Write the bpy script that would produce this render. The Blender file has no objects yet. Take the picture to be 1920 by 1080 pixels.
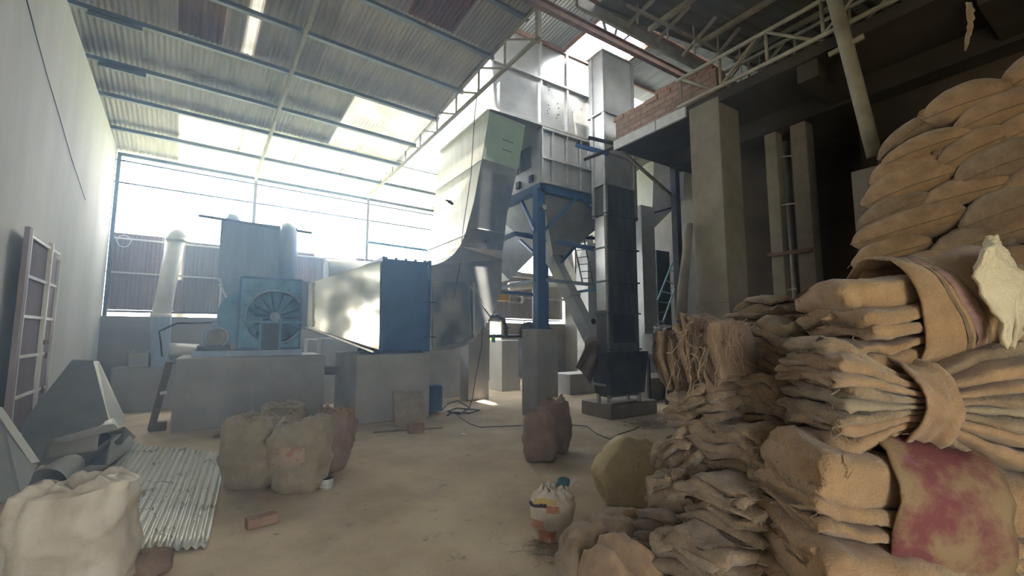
import bpy, math, random
from mathutils import Vector, Matrix, noise
R = math.radians
sc = bpy.context.scene
col = sc.collection

# ------------------------------------------------------------------ camera, light, exposure
CAM_H, FPX, YAW, PIT = 1.6, 827.0, R(32.95), R(5.9)
cam = bpy.data.objects.new('camera', bpy.data.cameras.new('camera'))
col.objects.link(cam)
cam.location = (0, 0, CAM_H)
cam.rotation_euler = (R(90) + PIT, 0, -YAW)
cam.data.sensor_width = 36
cam.data.lens = FPX / 1920 * 36
cam.data.clip_start = 0.05
cam.data.clip_end = 300
sc.camera = cam

world = bpy.data.worlds.new('sky')
sc.world = world
world.use_nodes = True
wn = world.node_tree.nodes['Background']
wn.inputs[0].default_value = (0.90, 0.95, 1.0, 1)
wn.inputs[1].default_value = 4.2

sun = bpy.data.objects.new('sun', bpy.data.lights.new('sun', 'SUN'))
col.objects.link(sun)
sun.rotation_euler = (R(28), R(-10), 0)
sun.data.energy = 15.0
sun.data.color = (1.0, 0.95, 0.86)
sun.data.angle = R(1.5)

sc.view_settings.view_transform = 'Standard'
sc.view_settings.look = 'None'
sc.view_settings.exposure = 1.7
sc.view_settings.gamma = 1.0
sc.view_settings.use_curve_mapping = False
cy = sc.cycles
cy.use_denoising = True
cy.max_bounces = 10
cy.diffuse_bounces = 6
cy.glossy_bounces = 4
cy.transmission_bounces = 6
cy.volume_bounces = 1
cy.sample_clamp_indirect = 6.0
cy.caustics_reflective = False
cy.caustics_refractive = False
cy.use_adaptive_sampling = True
cy.adaptive_threshold = 0.02
cy.volume_step_rate = 4.0

# ------------------------------------------------------------------ frames: the hall is turned 3.85 degrees against the machines
TH = R(3.85)
RS = Matrix.Rotation(TH, 3, 'Z')

def ray(px, py, yaw=YAW):
    a = (px - 960) / FPX; b = (540 - py) / FPX
    s, c, sp, cp = math.sin(yaw), math.cos(yaw), math.sin(PIT), math.cos(PIT)
    return Vector((s * cp + a * c - b * s * sp, c * cp - a * s - b * c * sp, sp + b * cp))

def P(px, py, x=None, y=None, z=None, d=None, yaw=YAW):
    """point of the place seen at photo pixel px,py on the plane x=, y= or z=, or d metres deep"""
    r = ray(px, py, yaw)
    if z is not None: t = (z - CAM_H) / r.z
    elif x is not None: t = x / r.x
    elif y is not None: t = y / r.y
    else: t = d
    return Vector((r.x * t, r.y * t, CAM_H + r.z * t))

def S(px, py, **k):
    """the same in the hall's own axes"""
    return P(px, py, yaw=YAW + TH, **k)

def w2s(v):
    return RS.inverted() @ Vector(v)

# ------------------------------------------------------------------ mesh builder
class MB:
    def __init__(s): s.v = []; s.f = []
    def add(s, vs, fs):
        n = len(s.v); s.v += [Vector(q) for q in vs]; s.f += [tuple(i + n for i in f) for f in fs]; return s
    def box(s, x0, y0, z0, x1, y1, z1):
        return s.add([(x0,y0,z0),(x1,y0,z0),(x1,y1,z0),(x0,y1,z0),(x0,y0,z1),(x1,y0,z1),(x1,y1,z1),(x0,y1,z1)],
                     [(0,3,2,1),(4,5,6,7),(0,1,5,4),(1,2,6,5),(2,3,7,6),(3,0,4,7)])
    def hexa(s, a, b):
        """solid between two loops of n points"""
        n = len(a)
        fs = [tuple(range(n))[::-1], tuple(range(n, 2 * n))]
        fs += [(i, (i + 1) % n, n + (i + 1) % n, n + i) for i in range(n)]
        return s.add(list(a) + list(b), fs)
    def bar(s, p, q, w=.05, h=None, upv=(0, 0, 1)):
        h = h or w
        p = Vector(p); q = Vector(q); d = (q - p).normalized()
        u = Vector(upv)
        if abs(d.dot(u)) > .97: u = Vector((0, 1, 0))
        a = d.cross(u).normalized() * (w / 2); b = a.cross(d).normalized() * (h / 2)
        return s.hexa([p - a - b, p + a - b, p + a + b, p - a + b], [q - a - b, q + a - b, q + a + b, q - a + b])
    def angle(s, p, q, w=.06, t=.006, upv=(0, 0, 1)):
        """L-section steel"""
        p = Vector(p); q = Vector(q); d = (q - p).normalized(); u = Vector(upv)
        if abs(d.dot(u)) > .97: u = Vector((0, 1, 0))
        a = d.cross(u).normalized(); b = a.cross(d).normalized()
        L = [(0,0),(w,0),(w,t),(t,t),(t,w),(0,w)]
        return s.hexa([p + a * x + b * y for x, y in L], [q + a * x + b * y for x, y in L])
    def tube(s, pts, r, n=10, cap=True):
        pts = [Vector(p) for p in pts]
        rr = r if isinstance(r, (list, tuple)) else [r] * len(pts)
        rings = []; a = None
        for i, p in enumerate(pts):
            d = ((pts[min(i + 1, len(pts) - 1)] - pts[max(i - 1, 0)])).normalized()
            if a is None:
                u = Vector((0, 0, 1)) if abs(d.z) < .9 else Vector((1, 0, 0))
                a = d.cross(u).normalized()
            else:
                a = (a - d * a.dot(d)).normalized()
            b = d.cross(a)
            rings.append([p + (a * math.cos(t) + b * math.sin(t)) * rr[i] for t in [2 * math.pi * k / n for k in range(n)]])
        vs = [v for g in rings for v in g]
        fs = [(i*n+k, i*n+(k+1)%n, (i+1)*n+(k+1)%n, (i+1)*n+k) for i in range(len(pts)-1) for k in range(n)]
        if cap: fs += [tuple(range(n))[::-1], tuple(range((len(pts)-1)*n, len(pts)*n))]
        return s.add(vs, fs)
    def cyl(s, p, q, r, n=20, r2=None):
        return s.tube([p, q], [r, r if r2 is None else r2], n)
    def grid(s, fn, nu, nv, wrap=False):
        vs = [fn(i / nu, j / nv) for j in range(nv + 1) for i in range(nu + (0 if wrap else 1))]
        m = nu if wrap else nu + 1
        fs = []
        for j in range(nv):
            for i in range(nu):
                i2 = (i + 1) % m if wrap else i + 1
                fs.append((j*m+i, j*m+i2, (j+1)*m+i2, (j+1)*m+i))
        return s.add(vs, fs)

ORG = {}
def link(name, me_or_none):
    o = bpy.data.objects.new(name, me_or_none); col.objects.link(o); return o

def tag(o, label=None, cat=None, group=None, kind=None):
    if label: o['label'] = label
    if cat: o['category'] = cat
    if group: o['group'] = group
    if kind: o['kind'] = kind
    return o

def T(name, label, cat, loc, group=None, fr='w'):
    o = link(name, None)
    o.empty_display_size = .1
    loc = Vector(loc)
    if fr == 's': o.location = RS @ loc; o.rotation_euler.z = TH
    else: o.location = loc
    ORG[o.name] = loc
    return tag(o, label, cat, group)

def M(name, mb, mat, parent=None, label=None, cat=None, group=None, kind=None, fr='w', smooth=False, bevel=0, solid=0, org=None):
    me = bpy.data.meshes.new(name)
    vs = mb.v
    if parent is not None: o0 = ORG[parent.name]
    elif org is not None: o0 = Vector(org)
    else:
        xs = [v.x for v in vs]; ys = [v.y for v in vs]; zs = [v.z for v in vs]
        o0 = Vector(((min(xs)+max(xs))/2, (min(ys)+max(ys))/2, min(zs)))
    me.from_pydata([v - o0 for v in vs], [], mb.f)
    if smooth:
        for p in me.polygons: p.use_smooth = True
    me.materials.append(mat)
    me.update()
    o = link(name, me)
    if parent is not None: o.parent = parent
    elif fr == 's': o.location = RS @ o0; o.rotation_euler.z = TH
    else: o.location = o0
    ORG[o.name] = o0
    if bevel:
        b = o.modifiers.new('b', 'BEVEL'); b.width = bevel; b.segments = 2; b.limit_method = 'ANGLE'; b.angle_limit = R(40)
    if solid:
        b = o.modifiers.new('s', 'SOLIDIFY'); b.thickness = solid; b.offset = 0
    return tag(o, label, cat, group, kind)

# ------------------------------------------------------------------ materials
def mat(name, c1, c2=None, rough=.7, metal=0.0, scale=3, bump=0.0, bscale=60, detail=5, stretch=(1,1,1), wave=None,
        spots=None, sheen=0, rvar=0.0, lo=.35, hi=.65, wobble=0):
    m = bpy.data.materials.new(name); m.use_nodes = True
    nt = m.node_tree; N = nt.nodes; L = nt.links
    b = N['Principled BSDF']; b.inputs['Roughness'].default_value = rough; b.inputs['Metallic'].default_value = metal
    c2 = c2 or tuple(v * .75 for v in c1)
    tc = N.new('ShaderNodeTexCoord'); mp = N.new('ShaderNodeMapping'); mp.inputs['Scale'].default_value = stretch
    L.new(tc.outputs['Object'], mp.inputs[0])
    n1 = N.new('ShaderNodeTexNoise'); n1.inputs['Scale'].default_value = scale; n1.inputs['Detail'].default_value = detail
    n1.inputs['Roughness'].default_value = .62
    L.new(mp.outputs[0], n1.inputs['Vector'])
    rp = N.new('ShaderNodeValToRGB'); rp.color_ramp.elements[0].position = lo; rp.color_ramp.elements[1].position = hi
    rp.color_ramp.elements[0].color = (*c2, 1); rp.color_ramp.elements[1].color = (*c1, 1)
    L.new(n1.outputs[0], rp.inputs[0])
    out = rp.outputs[0]
    if spots:
        sc_, thr, colr = spots
        n2 = N.new('ShaderNodeTexNoise'); n2.inputs['Scale'].default_value = sc_; n2.inputs['Detail'].default_value = 8
        n2.inputs['Roughness'].default_value = .7
        L.new(mp.outputs[0], n2.inputs['Vector'])
        r2 = N.new('ShaderNodeValToRGB'); r2.color_ramp.elements[0].position = thr; r2.color_ramp.elements[1].position = min(1, thr + .08)
        L.new(n2.outputs[0], r2.inputs[0])
        mx = N.new('ShaderNodeMix'); mx.data_type = 'RGBA'
        L.new(r2.outputs[0], mx.inputs[0]); L.new(out, mx.inputs[6]); mx.inputs[7].default_value = (*colr, 1)
        out = mx.outputs[2]
    L.new(out, b.inputs['Base Color'])
    if rvar:
        mr = N.new('ShaderNodeMapRange'); mr.inputs[3].default_value = max(0, rough - rvar); mr.inputs[4].default_value = min(1, rough + rvar)
        L.new(n1.outputs[0], mr.inputs[0]); L.new(mr.outputs[0], b.inputs['Roughness'])
    nrm = None
    if wobble:
        n3 = N.new('ShaderNodeTexNoise'); n3.inputs['Scale'].default_value = wobble[1]; n3.inputs['Detail'].default_value = 1
        L.new(tc.outputs['Object'], n3.inputs['Vector'])
        bw = N.new('ShaderNodeBump'); bw.inputs['Strength'].default_value = 1; bw.inputs['Distance'].default_value = wobble[0]
        L.new(n3.outputs[0], bw.inputs['Height']); nrm = bw.outputs[0]
    if bump:
        n4 = N.new('ShaderNodeTexNoise'); n4.inputs['Scale'].default_value = bscale; n4.inputs['Detail'].default_value = 4
        L.new(tc.outputs['Object'], n4.inputs['Vector'])
        h = n4.outputs[0]
        if wave:
            w1 = N.new('ShaderNodeTexWave'); w1.inputs['Scale'].default_value = wave; w1.bands_direction = 'X'; w1.inputs['Distortion'].default_value = 1.5
            w2 = N.new('ShaderNodeTexWave'); w2.inputs['Scale'].default_value = wave; w2.bands_direction = 'DIAGONAL'; w2.inputs['Distortion'].default_value = 1.5
            for w in (w1, w2): L.new(tc.outputs['Object'], w.inputs[0])
            ad = N.new('ShaderNodeMath'); ad.operation = 'ADD'; L.new(w1.outputs[1], ad.inputs[0]); L.new(w2.outputs[1], ad.inputs[1])
            a2 = N.new('ShaderNodeMath'); a2.operation = 'MULTIPLY_ADD'; a2.inputs[1].default_value = .35
            L.new(ad.outputs[0], a2.inputs[0]); L.new(h, a2.inputs[2]); h = a2.outputs[0]
        bp = N.new('ShaderNodeBump'); bp.inputs['Strength'].default_value = bump; bp.inputs['Distance'].default_value = .01
        L.new(h, bp.inputs['Height'])
        if nrm: L.new(nrm, bp.inputs['Normal'])
        nrm = bp.outputs[0]
    if nrm: L.new(nrm, b.inputs['Normal'])
    if sheen: b.inputs['Sheen Weight'].default_value = sheen
    return m

M_floor = mat('floor_dust', (.56,.455,.315), (.41,.32,.215), .85, scale=1.1, bump=.8, bscale=26, detail=12, spots=(5,.60,(.31,.245,.165)), lo=.40, hi=.60)
M_ground = mat('outside_ground', (.62,.60,.50), (.40,.52,.28), .95, scale=.4)
M_plaster = mat('wall_plaster', (.50,.49,.46), (.37,.365,.345), .9, scale=.7, bump=.25, bscale=14, stretch=(1,1,.35), detail=8)
M_lowwall = mat('cement_low_wall', (.30,.28,.265), (.22,.205,.195), .9, scale=1.1, bump=.3, bscale=12)
M_conc = mat('grey_cement', (.43,.42,.40), (.31,.305,.29), .85, scale=1.3, bump=.3, bscale=16, detail=8, spots=(5,.66,(.24,.235,.22)))
M_conc_dark = mat('dusty_concrete', (.30,.265,.215), (.20,.175,.145), .9, scale=2.2, bump=.4, bscale=14, detail=9)
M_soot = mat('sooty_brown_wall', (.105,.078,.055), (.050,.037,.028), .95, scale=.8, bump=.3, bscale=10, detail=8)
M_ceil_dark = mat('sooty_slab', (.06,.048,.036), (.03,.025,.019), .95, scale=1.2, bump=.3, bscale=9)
M_roof_dark = mat('weathered_sheet', (.42,.38,.335), (.30,.265,.235), .75, scale=1.6, stretch=(6,.7,1), detail=8, spots=(5,.62,(.42,.39,.34)))
M_roof_maroon = mat('maroon_sheet', (.15,.07,.06), (.10,.05,.045), .7, scale=2)
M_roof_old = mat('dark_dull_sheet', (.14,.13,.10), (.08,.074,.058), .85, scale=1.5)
M_clad = mat('faded_maroon_sheet', (.27,.20,.20), (.19,.145,.15), .7, scale=1.2, stretch=(5,1,.5), detail=7)
M_clad_b = mat('faded_brown_sheet', (.24,.21,.19), (.17,.15,.14), .7, scale=1.2, stretch=(5,1,.5), detail=7)
M_steel_paint = mat('old_grey_steel', (.33,.31,.27), (.20,.185,.16), .6, .2, scale=4)
M_purlin = mat('blue_grey_steel', (.105,.115,.15), (.06,.065,.085), .6, .2, scale=3)
M_rust = mat('rusty_girder', (.26,.155,.11), (.14,.09,.07), .8, .1, scale=4, detail=8)
M_tube = mat('cream_grey_tube', (.34,.31,.235), (.20,.18,.135), .7, .1, scale=3, detail=6)
M_blue = mat('blue_painted_steel', (.035,.11,.30), (.025,.07,.20), .42, .1, scale=3, detail=6)
M_fan = mat('dusty_light_blue_steel', (.17,.36,.52), (.09,.22,.35), .5, .15, scale=3.2, detail=8)
M_bluegrey = mat('blue_grey_tank_steel', (.30,.36,.46), (.22,.27,.36), .5, .3, scale=1.5, stretch=(4,4,.5), detail=7)
M_galv = mat('galvanised_sheet', (.66,.66,.645), (.50,.505,.50), .30, .9, scale=2.2, bump=.05, bscale=30, rvar=.08, wobble=(.02,1.7))
M_galv_dull = mat('dull_galvanised_sheet', (.56,.56,.55), (.42,.425,.42), .45, .75, scale=2.5, rvar=.1, wobble=(.012,1.4))
M_shiny = mat('bright_polished_sheet', (.80,.82,.80), (.72,.74,.72), .16, 1.0, scale=2, rvar=.05, wobble=(.05,1.5))
M_cream_side = mat('toned_down_cream_metal', (.44,.43,.37), (.35,.34,.29), .5, .35, scale=1.6, stretch=(1,4,.5))  # overlit left faces toned down by colour; the chimney shares it
M_crumple = mat('crumpled_bright_sheet', (.86,.88,.85), (.78,.80,.78), .2, 1.0, scale=2, wobble=(.13,1.2))
M_flange = mat('bright_angle_flange', (.62,.62,.60), (.45,.45,.44), .35, .8, scale=6)
M_darkmet = mat('dark_oily_steel', (.075,.075,.09), (.04,.04,.05), .5, .5, scale=3)
M_elev = mat('elevator_dull_steel', (.17,.165,.165), (.10,.098,.10), .38, .7, scale=2, stretch=(3,3,.6), detail=7, rvar=.1)
M_white = mat('white_plastic_pipe', (.75,.74,.70), (.63,.62,.58), .4, scale=3)
M_black = mat('black_rubber', (.02,.02,.022), (.012,.012,.014), .5)
M_brick = None
M_burlap = mat('burlap', (.41,.265,.15), (.24,.15,.09), .95, scale=11, bump=.6, bscale=95, detail=10, lo=.3, hi=.7, sheen=.3, spots=(22,.66,(.22,.13,.07)))
M_burlap_g = mat('grey_brown_burlap', (.34,.245,.155), (.185,.125,.08), .95, scale=12, bump=.9, bscale=95, detail=10, lo=.3, hi=.7, sheen=.3)
M_burlap_o = mat('orange_burlap', (.40,.255,.135), (.25,.15,.08), .95, scale=9, bump=.9, bscale=95, detail=10, lo=.3, hi=.7, sheen=.3)
M_burlap_d = mat('dark_burlap', (.22,.15,.105), (.14,.095,.065), .95, scale=6, bump=.45, bscale=120, detail=7, sheen=.2)
M_burlap_s = mat('standing_sack_burlap', (.34,.275,.19), (.24,.19,.13), .95, scale=6, bump=.45, bscale=110, detail=6, sheen=.2)
M_burlap_r = mat('reddish_sack_burlap', (.29,.19,.13), (.21,.13,.09), .95, scale=6, bump=.45, bscale=110, detail=6)
M_stain = mat('purple_stained_burlap', (.27,.185,.105), (.17,.05,.055), .95, scale=3.0, bump=.45, bscale=120, detail=6, lo=.40, hi=.52, spots=(4.5,.60,(.26,.10,.17)))
M_poly = mat('cream_woven_plastic', (.58,.49,.28), (.44,.34,.16), .55, scale=5, bump=.3, bscale=60, detail=7, spots=(5,.6,(.36,.27,.12)))
M_whitesack = mat('white_woven_plastic', (.66,.60,.50), (.50,.43,.34), .55, scale=4, bump=.25, bscale=50, detail=7)
M_soil = mat('brown_clod', (.26,.18,.13), (.16,.11,.08), .95, scale=9, bump=1, bscale=30)
M_tin = mat('galvanised_floor_sheet', (.62,.62,.57), (.50,.49,.43), .30, .35, scale=3.0, rvar=.12, spots=(7,.60,(.38,.33,.26)))
M_sheetgrey = mat('shade_grey_sheet', (.21,.22,.22), (.16,.17,.17), .6, .3, scale=2.2, detail=7)  # dark tone also paints the shade on the pyramid piece's front
M_sheetlight = mat('light_grey_sheet', (.52,.52,.49), (.42,.42,.40), .55, .4, scale=2.2)
M_orange = mat('orange_print', (.45,.15,.075), (.52,.33,.22), .6, scale=14)
M_yellow = mat('yellow_print', (.60,.42,.10), (.50,.36,.14), .6, scale=14)
M_ink = mat('dark_print', (.05,.035,.06), (.03,.02,.04), .7, scale=8)
M_inkred = mat('faded_red_print', (.42,.12,.09), (.30,.08,.06), .9, scale=20)
M_yellowp = mat('yellow_machine_paint', (.80,.42,.03), (.6,.3,.02), .5)
M_teal = mat('teal_cloth', (.04,.15,.15), (.02,.09,.10), .8)
M_aqua = mat('aqua_ladder_paint', (.30,.50,.50), (.2,.38,.4), .5, .2)
M_wood = mat('weathered_wood', (.22,.17,.12), (.14,.11,.08), .85, scale=6, stretch=(1,1,8))
M_redbrick = mat('dusty_red_brick', (.36,.215,.155), (.25,.15,.11), .9, scale=9, bump=.6, bscale=30)

def brick_mat():
    m = bpy.data.materials.new('brickwork'); m.use_nodes = True
    nt = m.node_tree; N = nt.nodes; L = nt.links; b = N['Principled BSDF']; b.inputs['Roughness'].default_value = .9
    tc = N.new('ShaderNodeTexCoord'); sp = N.new('ShaderNodeSeparateXYZ'); cb = N.new('ShaderNodeCombineXYZ')
    L.new(tc.outputs['Object'], sp.inputs[0])
    ad = N.new('ShaderNodeMath'); L.new(sp.outputs[0], ad.inputs[0]); L.new(sp.outputs[1], ad.inputs[1])
    L.new(ad.outputs[0], cb.inputs[0]); L.new(sp.outputs[2], cb.inputs[1])
    nz = N.new('ShaderNodeTexNoise'); nz.inputs['Scale'].default_value = 3; L.new(tc.outputs['Object'], nz.inputs[0])
    mx0 = N.new('ShaderNodeMix'); mx0.data_type = 'RGBA'; mx0.inputs[0].default_value = .03
    L.new(cb.outputs[0], mx0.inputs[6]); L.new(nz.outputs[1], mx0.inputs[7])
    br = N.new('ShaderNodeTexBrick'); L.new(mx0.outputs[2], br.inputs[0])
    br.inputs['Scale'].default_value = 1; br.inputs['Brick Width'].default_value = .24; br.inputs['Row Height'].default_value = .085
    br.inputs['Mortar Size'].default_value = .008; br.inputs['Mortar Smooth'].default_value = .4
    br.inputs['Color1'].default_value = (.33,.21,.165,1); br.inputs['Color2'].default_value = (.23,.155,.125,1); br.inputs['Mortar'].default_value = (.21,.17,.14,1)
    n2 = N.new('ShaderNodeTexNoise'); n2.inputs['Scale'].default_value = 12; n2.inputs['Detail'].default_value = 6; L.new(tc.outputs['Object'], n2.inputs[0])
    mx = N.new('ShaderNodeMix'); mx.data_type = 'RGBA'; mx.blend_type = 'OVERLAY'; mx.inputs[0].default_value = .5
    L.new(br.outputs[0], mx.inputs[6]); L.new(n2.outputs[0], mx.inputs[7]); L.new(mx.outputs[2], b.inputs['Base Color'])
    bp = N.new('ShaderNodeBump'); bp.inputs['Distance'].default_value = .012; bp.invert = True; L.new(br.outputs[1], bp.inputs['Height']); L.new(bp.outputs[0], b.inputs['Normal'])
    return m
M_brick = brick_mat()

def translucent(name, c, amt=.5):
    m = bpy.data.materials.new(name); m.use_nodes = True
    nt = m.node_tree; N = nt.nodes; L = nt.links; b = N['Principled BSDF']
    b.inputs['Base Color'].default_value = (*c, 1); b.inputs['Roughness'].default_value = .5
    t = N.new('ShaderNodeBsdfTranslucent')
    nz = N.new('ShaderNodeTexNoise'); nz.inputs['Scale'].default_value = 2.5; nz.inputs['Detail'].default_value = 6
    tc = N.new('ShaderNodeTexCoord'); L.new(tc.outputs['Object'], nz.inputs[0])
    rp = N.new('ShaderNodeValToRGB'); rp.color_ramp.elements[0].color = (c[0]*.7, c[1]*.68, c[2]*.6, 1); rp.color_ramp.elements[1].color = (*c, 1)
    rp.color_ramp.elements[0].position = .35; rp.color_ramp.elements[1].position = .6
    L.new(nz.outputs[0], rp.inputs[0]); L.new(rp.outputs[0], t.inputs[0]); L.new(rp.outputs[0], b.inputs['Base Color'])
    mx = N.new('ShaderNodeMixShader'); mx.inputs[0].default_value = amt
    L.new(b.outputs[0], mx.inputs[1]); L.new(t.outputs[0], mx.inputs[2]); L.new(mx.outputs[0], N['Material Output'].inputs[0])
    return m
M_trans = translucent('cream_translucent_sheet', (.62,.60,.46), .13)
M_trans2 = translucent('milky_translucent_sheet', (.50,.50,.46), .09)

# ================================================================== the hall (its own axes: fr='s')
VF = 12.8; UL = -1.38
def struct(name, mb, m, fr='w', **k):
    return M(name, mb, m, kind='structure', fr=fr, **k)

# floor and the ground outside
fl = MB().grid(lambda a, b: Vector((-6 + a*20, -6 + b*18.9, .004*noise.noise(Vector((a*40, b*38, 0))))), 60, 60)
struct('floor', fl, M_floor, fr='s', smooth=True)
struct('ground', MB().box(-60, VF+.06, -.35, 70, 90, -.12), M_ground, fr='s')
struct('ground', MB().box(-60, -60, -.35, 70, -6.02, -.12), M_ground, fr='s')

# left wall (boundary wall, flat top) and an added dark wall beyond it to block stray daylight
struct('wall_left', MB().box(UL-.25, -3.0, 0, UL, VF+.1, 5.72), M_plaster, fr='s')
struct('wall_left_light_block', MB().box(-2.9, -3.0, 0, -2.7, VF+.1, 8.6), M_soot, fr='s')
# low far wall with a doorway
d0, d1 = S(915, 716, y=VF).x, S(941, 716, y=VF).x
lw = MB().box(UL, VF, 0, d0, VF+.22, 1.98)
lw.box(d1, VF, 0, 12.4, VF+.22, 1.98)
struct('wall_far', lw, M_lowwall, fr='s')
dr = T('door_frame', 'narrow open doorway frame in the far low wall, bright daylight through it', 'door frame', ((d0+d1)/2, VF, 0), fr='s')
M('jamb', MB().box(d0-.02, VF-.03, 0, d0+.05, VF+.24, 2.2), M_steel_paint, dr)
M('jamb', MB().box(d1-.05, VF-.03, 0, d1+.14, VF+.24, 2.2), M_steel_paint, dr)
M('lintel', MB().box(d0-.02, VF-.03, 2.02, d1+.14, VF+.24, 2.14), M_steel_paint, dr)
hedge = MB().grid(lambda a, b: Vector((6+a*14, 20+1.2*math.sin(a*9)+1.4*noise.noise(Vector((a*14, b*3, 2))), -.2+b*1.7+.6*noise.noise(Vector((a*22, b*4, 9))))), 60, 10)
M('hedge', hedge, mat('hedge_green', (.20,.36,.10), (.10,.20,.05), .9, scale=6), fr='s', label='green hedge far outside, seen through the narrow doorway', cat='hedge', kind='stuff')

# wall added behind the viewpoint to cut daylight, opening sized for the light
wbk = MB().box(-2.9, -3.2, 2.7, 13, -3.0, 9)
wbk.box(-2.9, -3.2, 0, -1.3, -3.0, 2.7).box(.4, -3.2, 0, 13, -3.0, 2.7)
struct('wall_back_added', wbk, M_plaster, fr='s')
struct('sun_block_fascia', MB().box(3.98, -2.9, 6.7, 4.02, 5.0, 8.4), M_roof_d if 0 else M_plaster)  # added panel, stops the sun entering between the two roofs
# far right dark end of the building
struct('wall_right', MB().box(12.2, -3.0, 0, 12.4, VF, 8.5), M_lowwall, fr='s')
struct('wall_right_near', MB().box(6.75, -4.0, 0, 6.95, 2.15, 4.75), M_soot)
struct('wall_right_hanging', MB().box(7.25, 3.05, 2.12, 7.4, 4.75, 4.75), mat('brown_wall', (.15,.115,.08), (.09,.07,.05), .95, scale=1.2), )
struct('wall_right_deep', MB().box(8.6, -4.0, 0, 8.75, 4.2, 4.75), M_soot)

# ---- roof sheets
def roofz(v): return 5.66 + .155 * (VF - v)
def corr(u0, u1, v0, v1, zf, pitch=.076, amp=.011, nv=6):
    n = max(8, int((u1 - u0) / pitch * 6))
    return MB().grid(lambda a, b: Vector((u0+a*(u1-u0), v0+b*(v1-v0),
        zf(v0+b*(v1-v0)) + amp*math.sin(2*math.pi*(u0+a*(u1-u0))/pitch) + .006*noise.noise(Vector((a*3+u0, b*2+v0, 3))))), n, nv)
M_roof_d2 = mat('weathered_sheet_dark', (.36,.325,.29), (.24,.215,.19), .75, scale=1.6, stretch=(6,.7,1), detail=8, spots=(6,.64,(.36,.33,.29)))
rows = [
 (10.55, 13.05, [(-2.65,-1.30,'d'),(-1.35,-.28,'d'),(-.30,.85,'t'),(.80,2.0,'t'),(1.95,3.15,'t'),(3.10,4.35,'t'),(4.3,6.4,'t'),(6.35,8.5,'d'),(8.45,12.3,'d')]),
 (8.40, 10.66, [(-2.65,-1.30,'d'),(-1.35,-.05,'d'),(-.1,1.30,'e'),(1.25,2.52,'d'),(2.5,4.33,'m'),(8.4,12.9,'e')]),
 (6.25, 8.50, [(-2.65,-1.30,'e'),(-1.35,-.30,'d'),(-.32,.26,'r'),(.24,.56,'e'),(.55,.70,'m'),(.69,1.75,'e'),(1.70,3.0,'d'),(2.95,4.30,'d'),(8.9,12.9,'e')]),
 (4.10, 6.35, [(-2.65,-.80,'e'),(-.85,1.0,'d'),(.95,2.60,'e'),(2.58,3.42,'r'),(3.40,4.30,'e')]),
 (1.6, 4.2, [(-2.65,1.0,'e'),(.95,4.30,'e')]),
 (-3.3, 1.7, [(-2.65,1.0,'e'),(.95,4.30,'e')]),
]
RM = {'d': M_roof_dark, 'e': M_roof_d2, 't': M_trans, 'm': M_trans2, 'r': M_roof_maroon}
RL = {'d': 'weathered grey-brown corrugated roof sheet', 'e': 'darker dirty corrugated roof sheet', 't': 'cream translucent corrugated roof sheet near the eave',
      'm': 'milky translucent corrugated roof sheet', 'r': 'maroon corrugated roof sheet'}
for ri, (v0, v1, us) in enumerate(rows):
    for k, (u0, u1, c) in enumerate(us):
        zf = (lambda v, ri=ri, k=k: roofz(v) + .03 + (.012 if k % 2 else 0) + .02 * (v - v0 - 1) * .5)
        lab = ['first','second','third','fourth','fifth','sixth','seventh','eighth','ninth'][k] + ' sheet from the left wall, ' + RL[c].replace(' near the eave','') + ', ' + ['eave row', 'second row up', 'third row up',
                              'fourth row up', 'fifth row up', 'topmost row'][ri]
        M('roof_sheet', corr(u0, u1, v0, v1, zf), RM[c], fr='s', smooth=True, label=lab, cat='roof sheet',
          group='light roof sheets %s row %d' % (c, ri + 1))
# purlins (blue grey channels along the hall)
for k, v in enumerate([12.9, 11.76, 10.6, 9.6, 8.44, 7.38, 6.3, 5.3, 4.2, 3.0, 1.7, .4]):
    ue = 8.3 if v > 9.7 else 4.28
    ul = -1.36 if k == 0 else -2.6
    mb = MB().box(ul, v-.03, roofz(v)-.085, ue, v+.02, roofz(v)-.002)
    mb.box(ul, v-.06, roofz(v)-.085, ue, v-.03, roofz(v)-.078)
    M('purlin', mb, M_purlin, fr='s', cat='purlin', group='purlins under the light roof',
      label='blue-grey steel purlin under the light roof, ' + ['at the eave','first up from the eave','second up from the eave','third up from the eave','fourth up from the eave','fifth up from the eave','sixth up from the eave','seventh up from the eave','highest one in view','behind the frame top, first','behind the frame top, second','behind the frame top, third'][k])
# double stubs of purlin at the left wall
for v in (9.6, 8.44): M('purlin_stub', MB().box(-1.36, v-.03, roofz(v)-.15, -.75, v+.02, roofz(v)-.08), M_purlin, fr='s', cat='steel stub',
                        label='short steel stub bolted under a purlin at the left wall, ' + ('lower one' if v > 9 else 'upper one'))

# ---- rafters
def lattice(name, label, u, zlo, zhi, v0, v1, n, w, m):
    t = T(name, label, 'roof truss', (u, v0, 0), fr='s')
    lo = lambda v: Vector((u, v, zlo(v))); hi = lambda v: Vector((u, v, zhi(v)))
    M('lower_chord', MB().bar(lo(v0), lo(v1), w, w), m, t)
    M('upper_chord', MB().bar(hi(v0), hi(v1), w, w), m, t)
    for i in range(n):
        a = v0 + (v1-v0)*i/n; b = v0 + (v1-v0)*(i+1)/n
        M('web_bar', MB().bar(lo(a), hi(a), w*.6, w*.6), m, t)
        M('web_bar', MB().bar(hi(a), lo(b), w*.6, w*.6), m, t)
    return t
lattice('roof_truss', 'slim cream rafter rising from the middle far post, above the fan', 1.30, lambda v: roofz(v)-.17, lambda v: roofz(v)-.10, 12.7, 1.0, 12, .05, M_tube)
pu0, pu1 = S(1007, 10, x=4.22), S(737, 300, x=4.22)
pl0, pl1 = S(1013, 67, x=4.22), S(707, 353, x=4.22)
def lin(p, q): return lambda v: p.z + (q.z - p.z) * (v - p.y) / (q.y - p.y)
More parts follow.
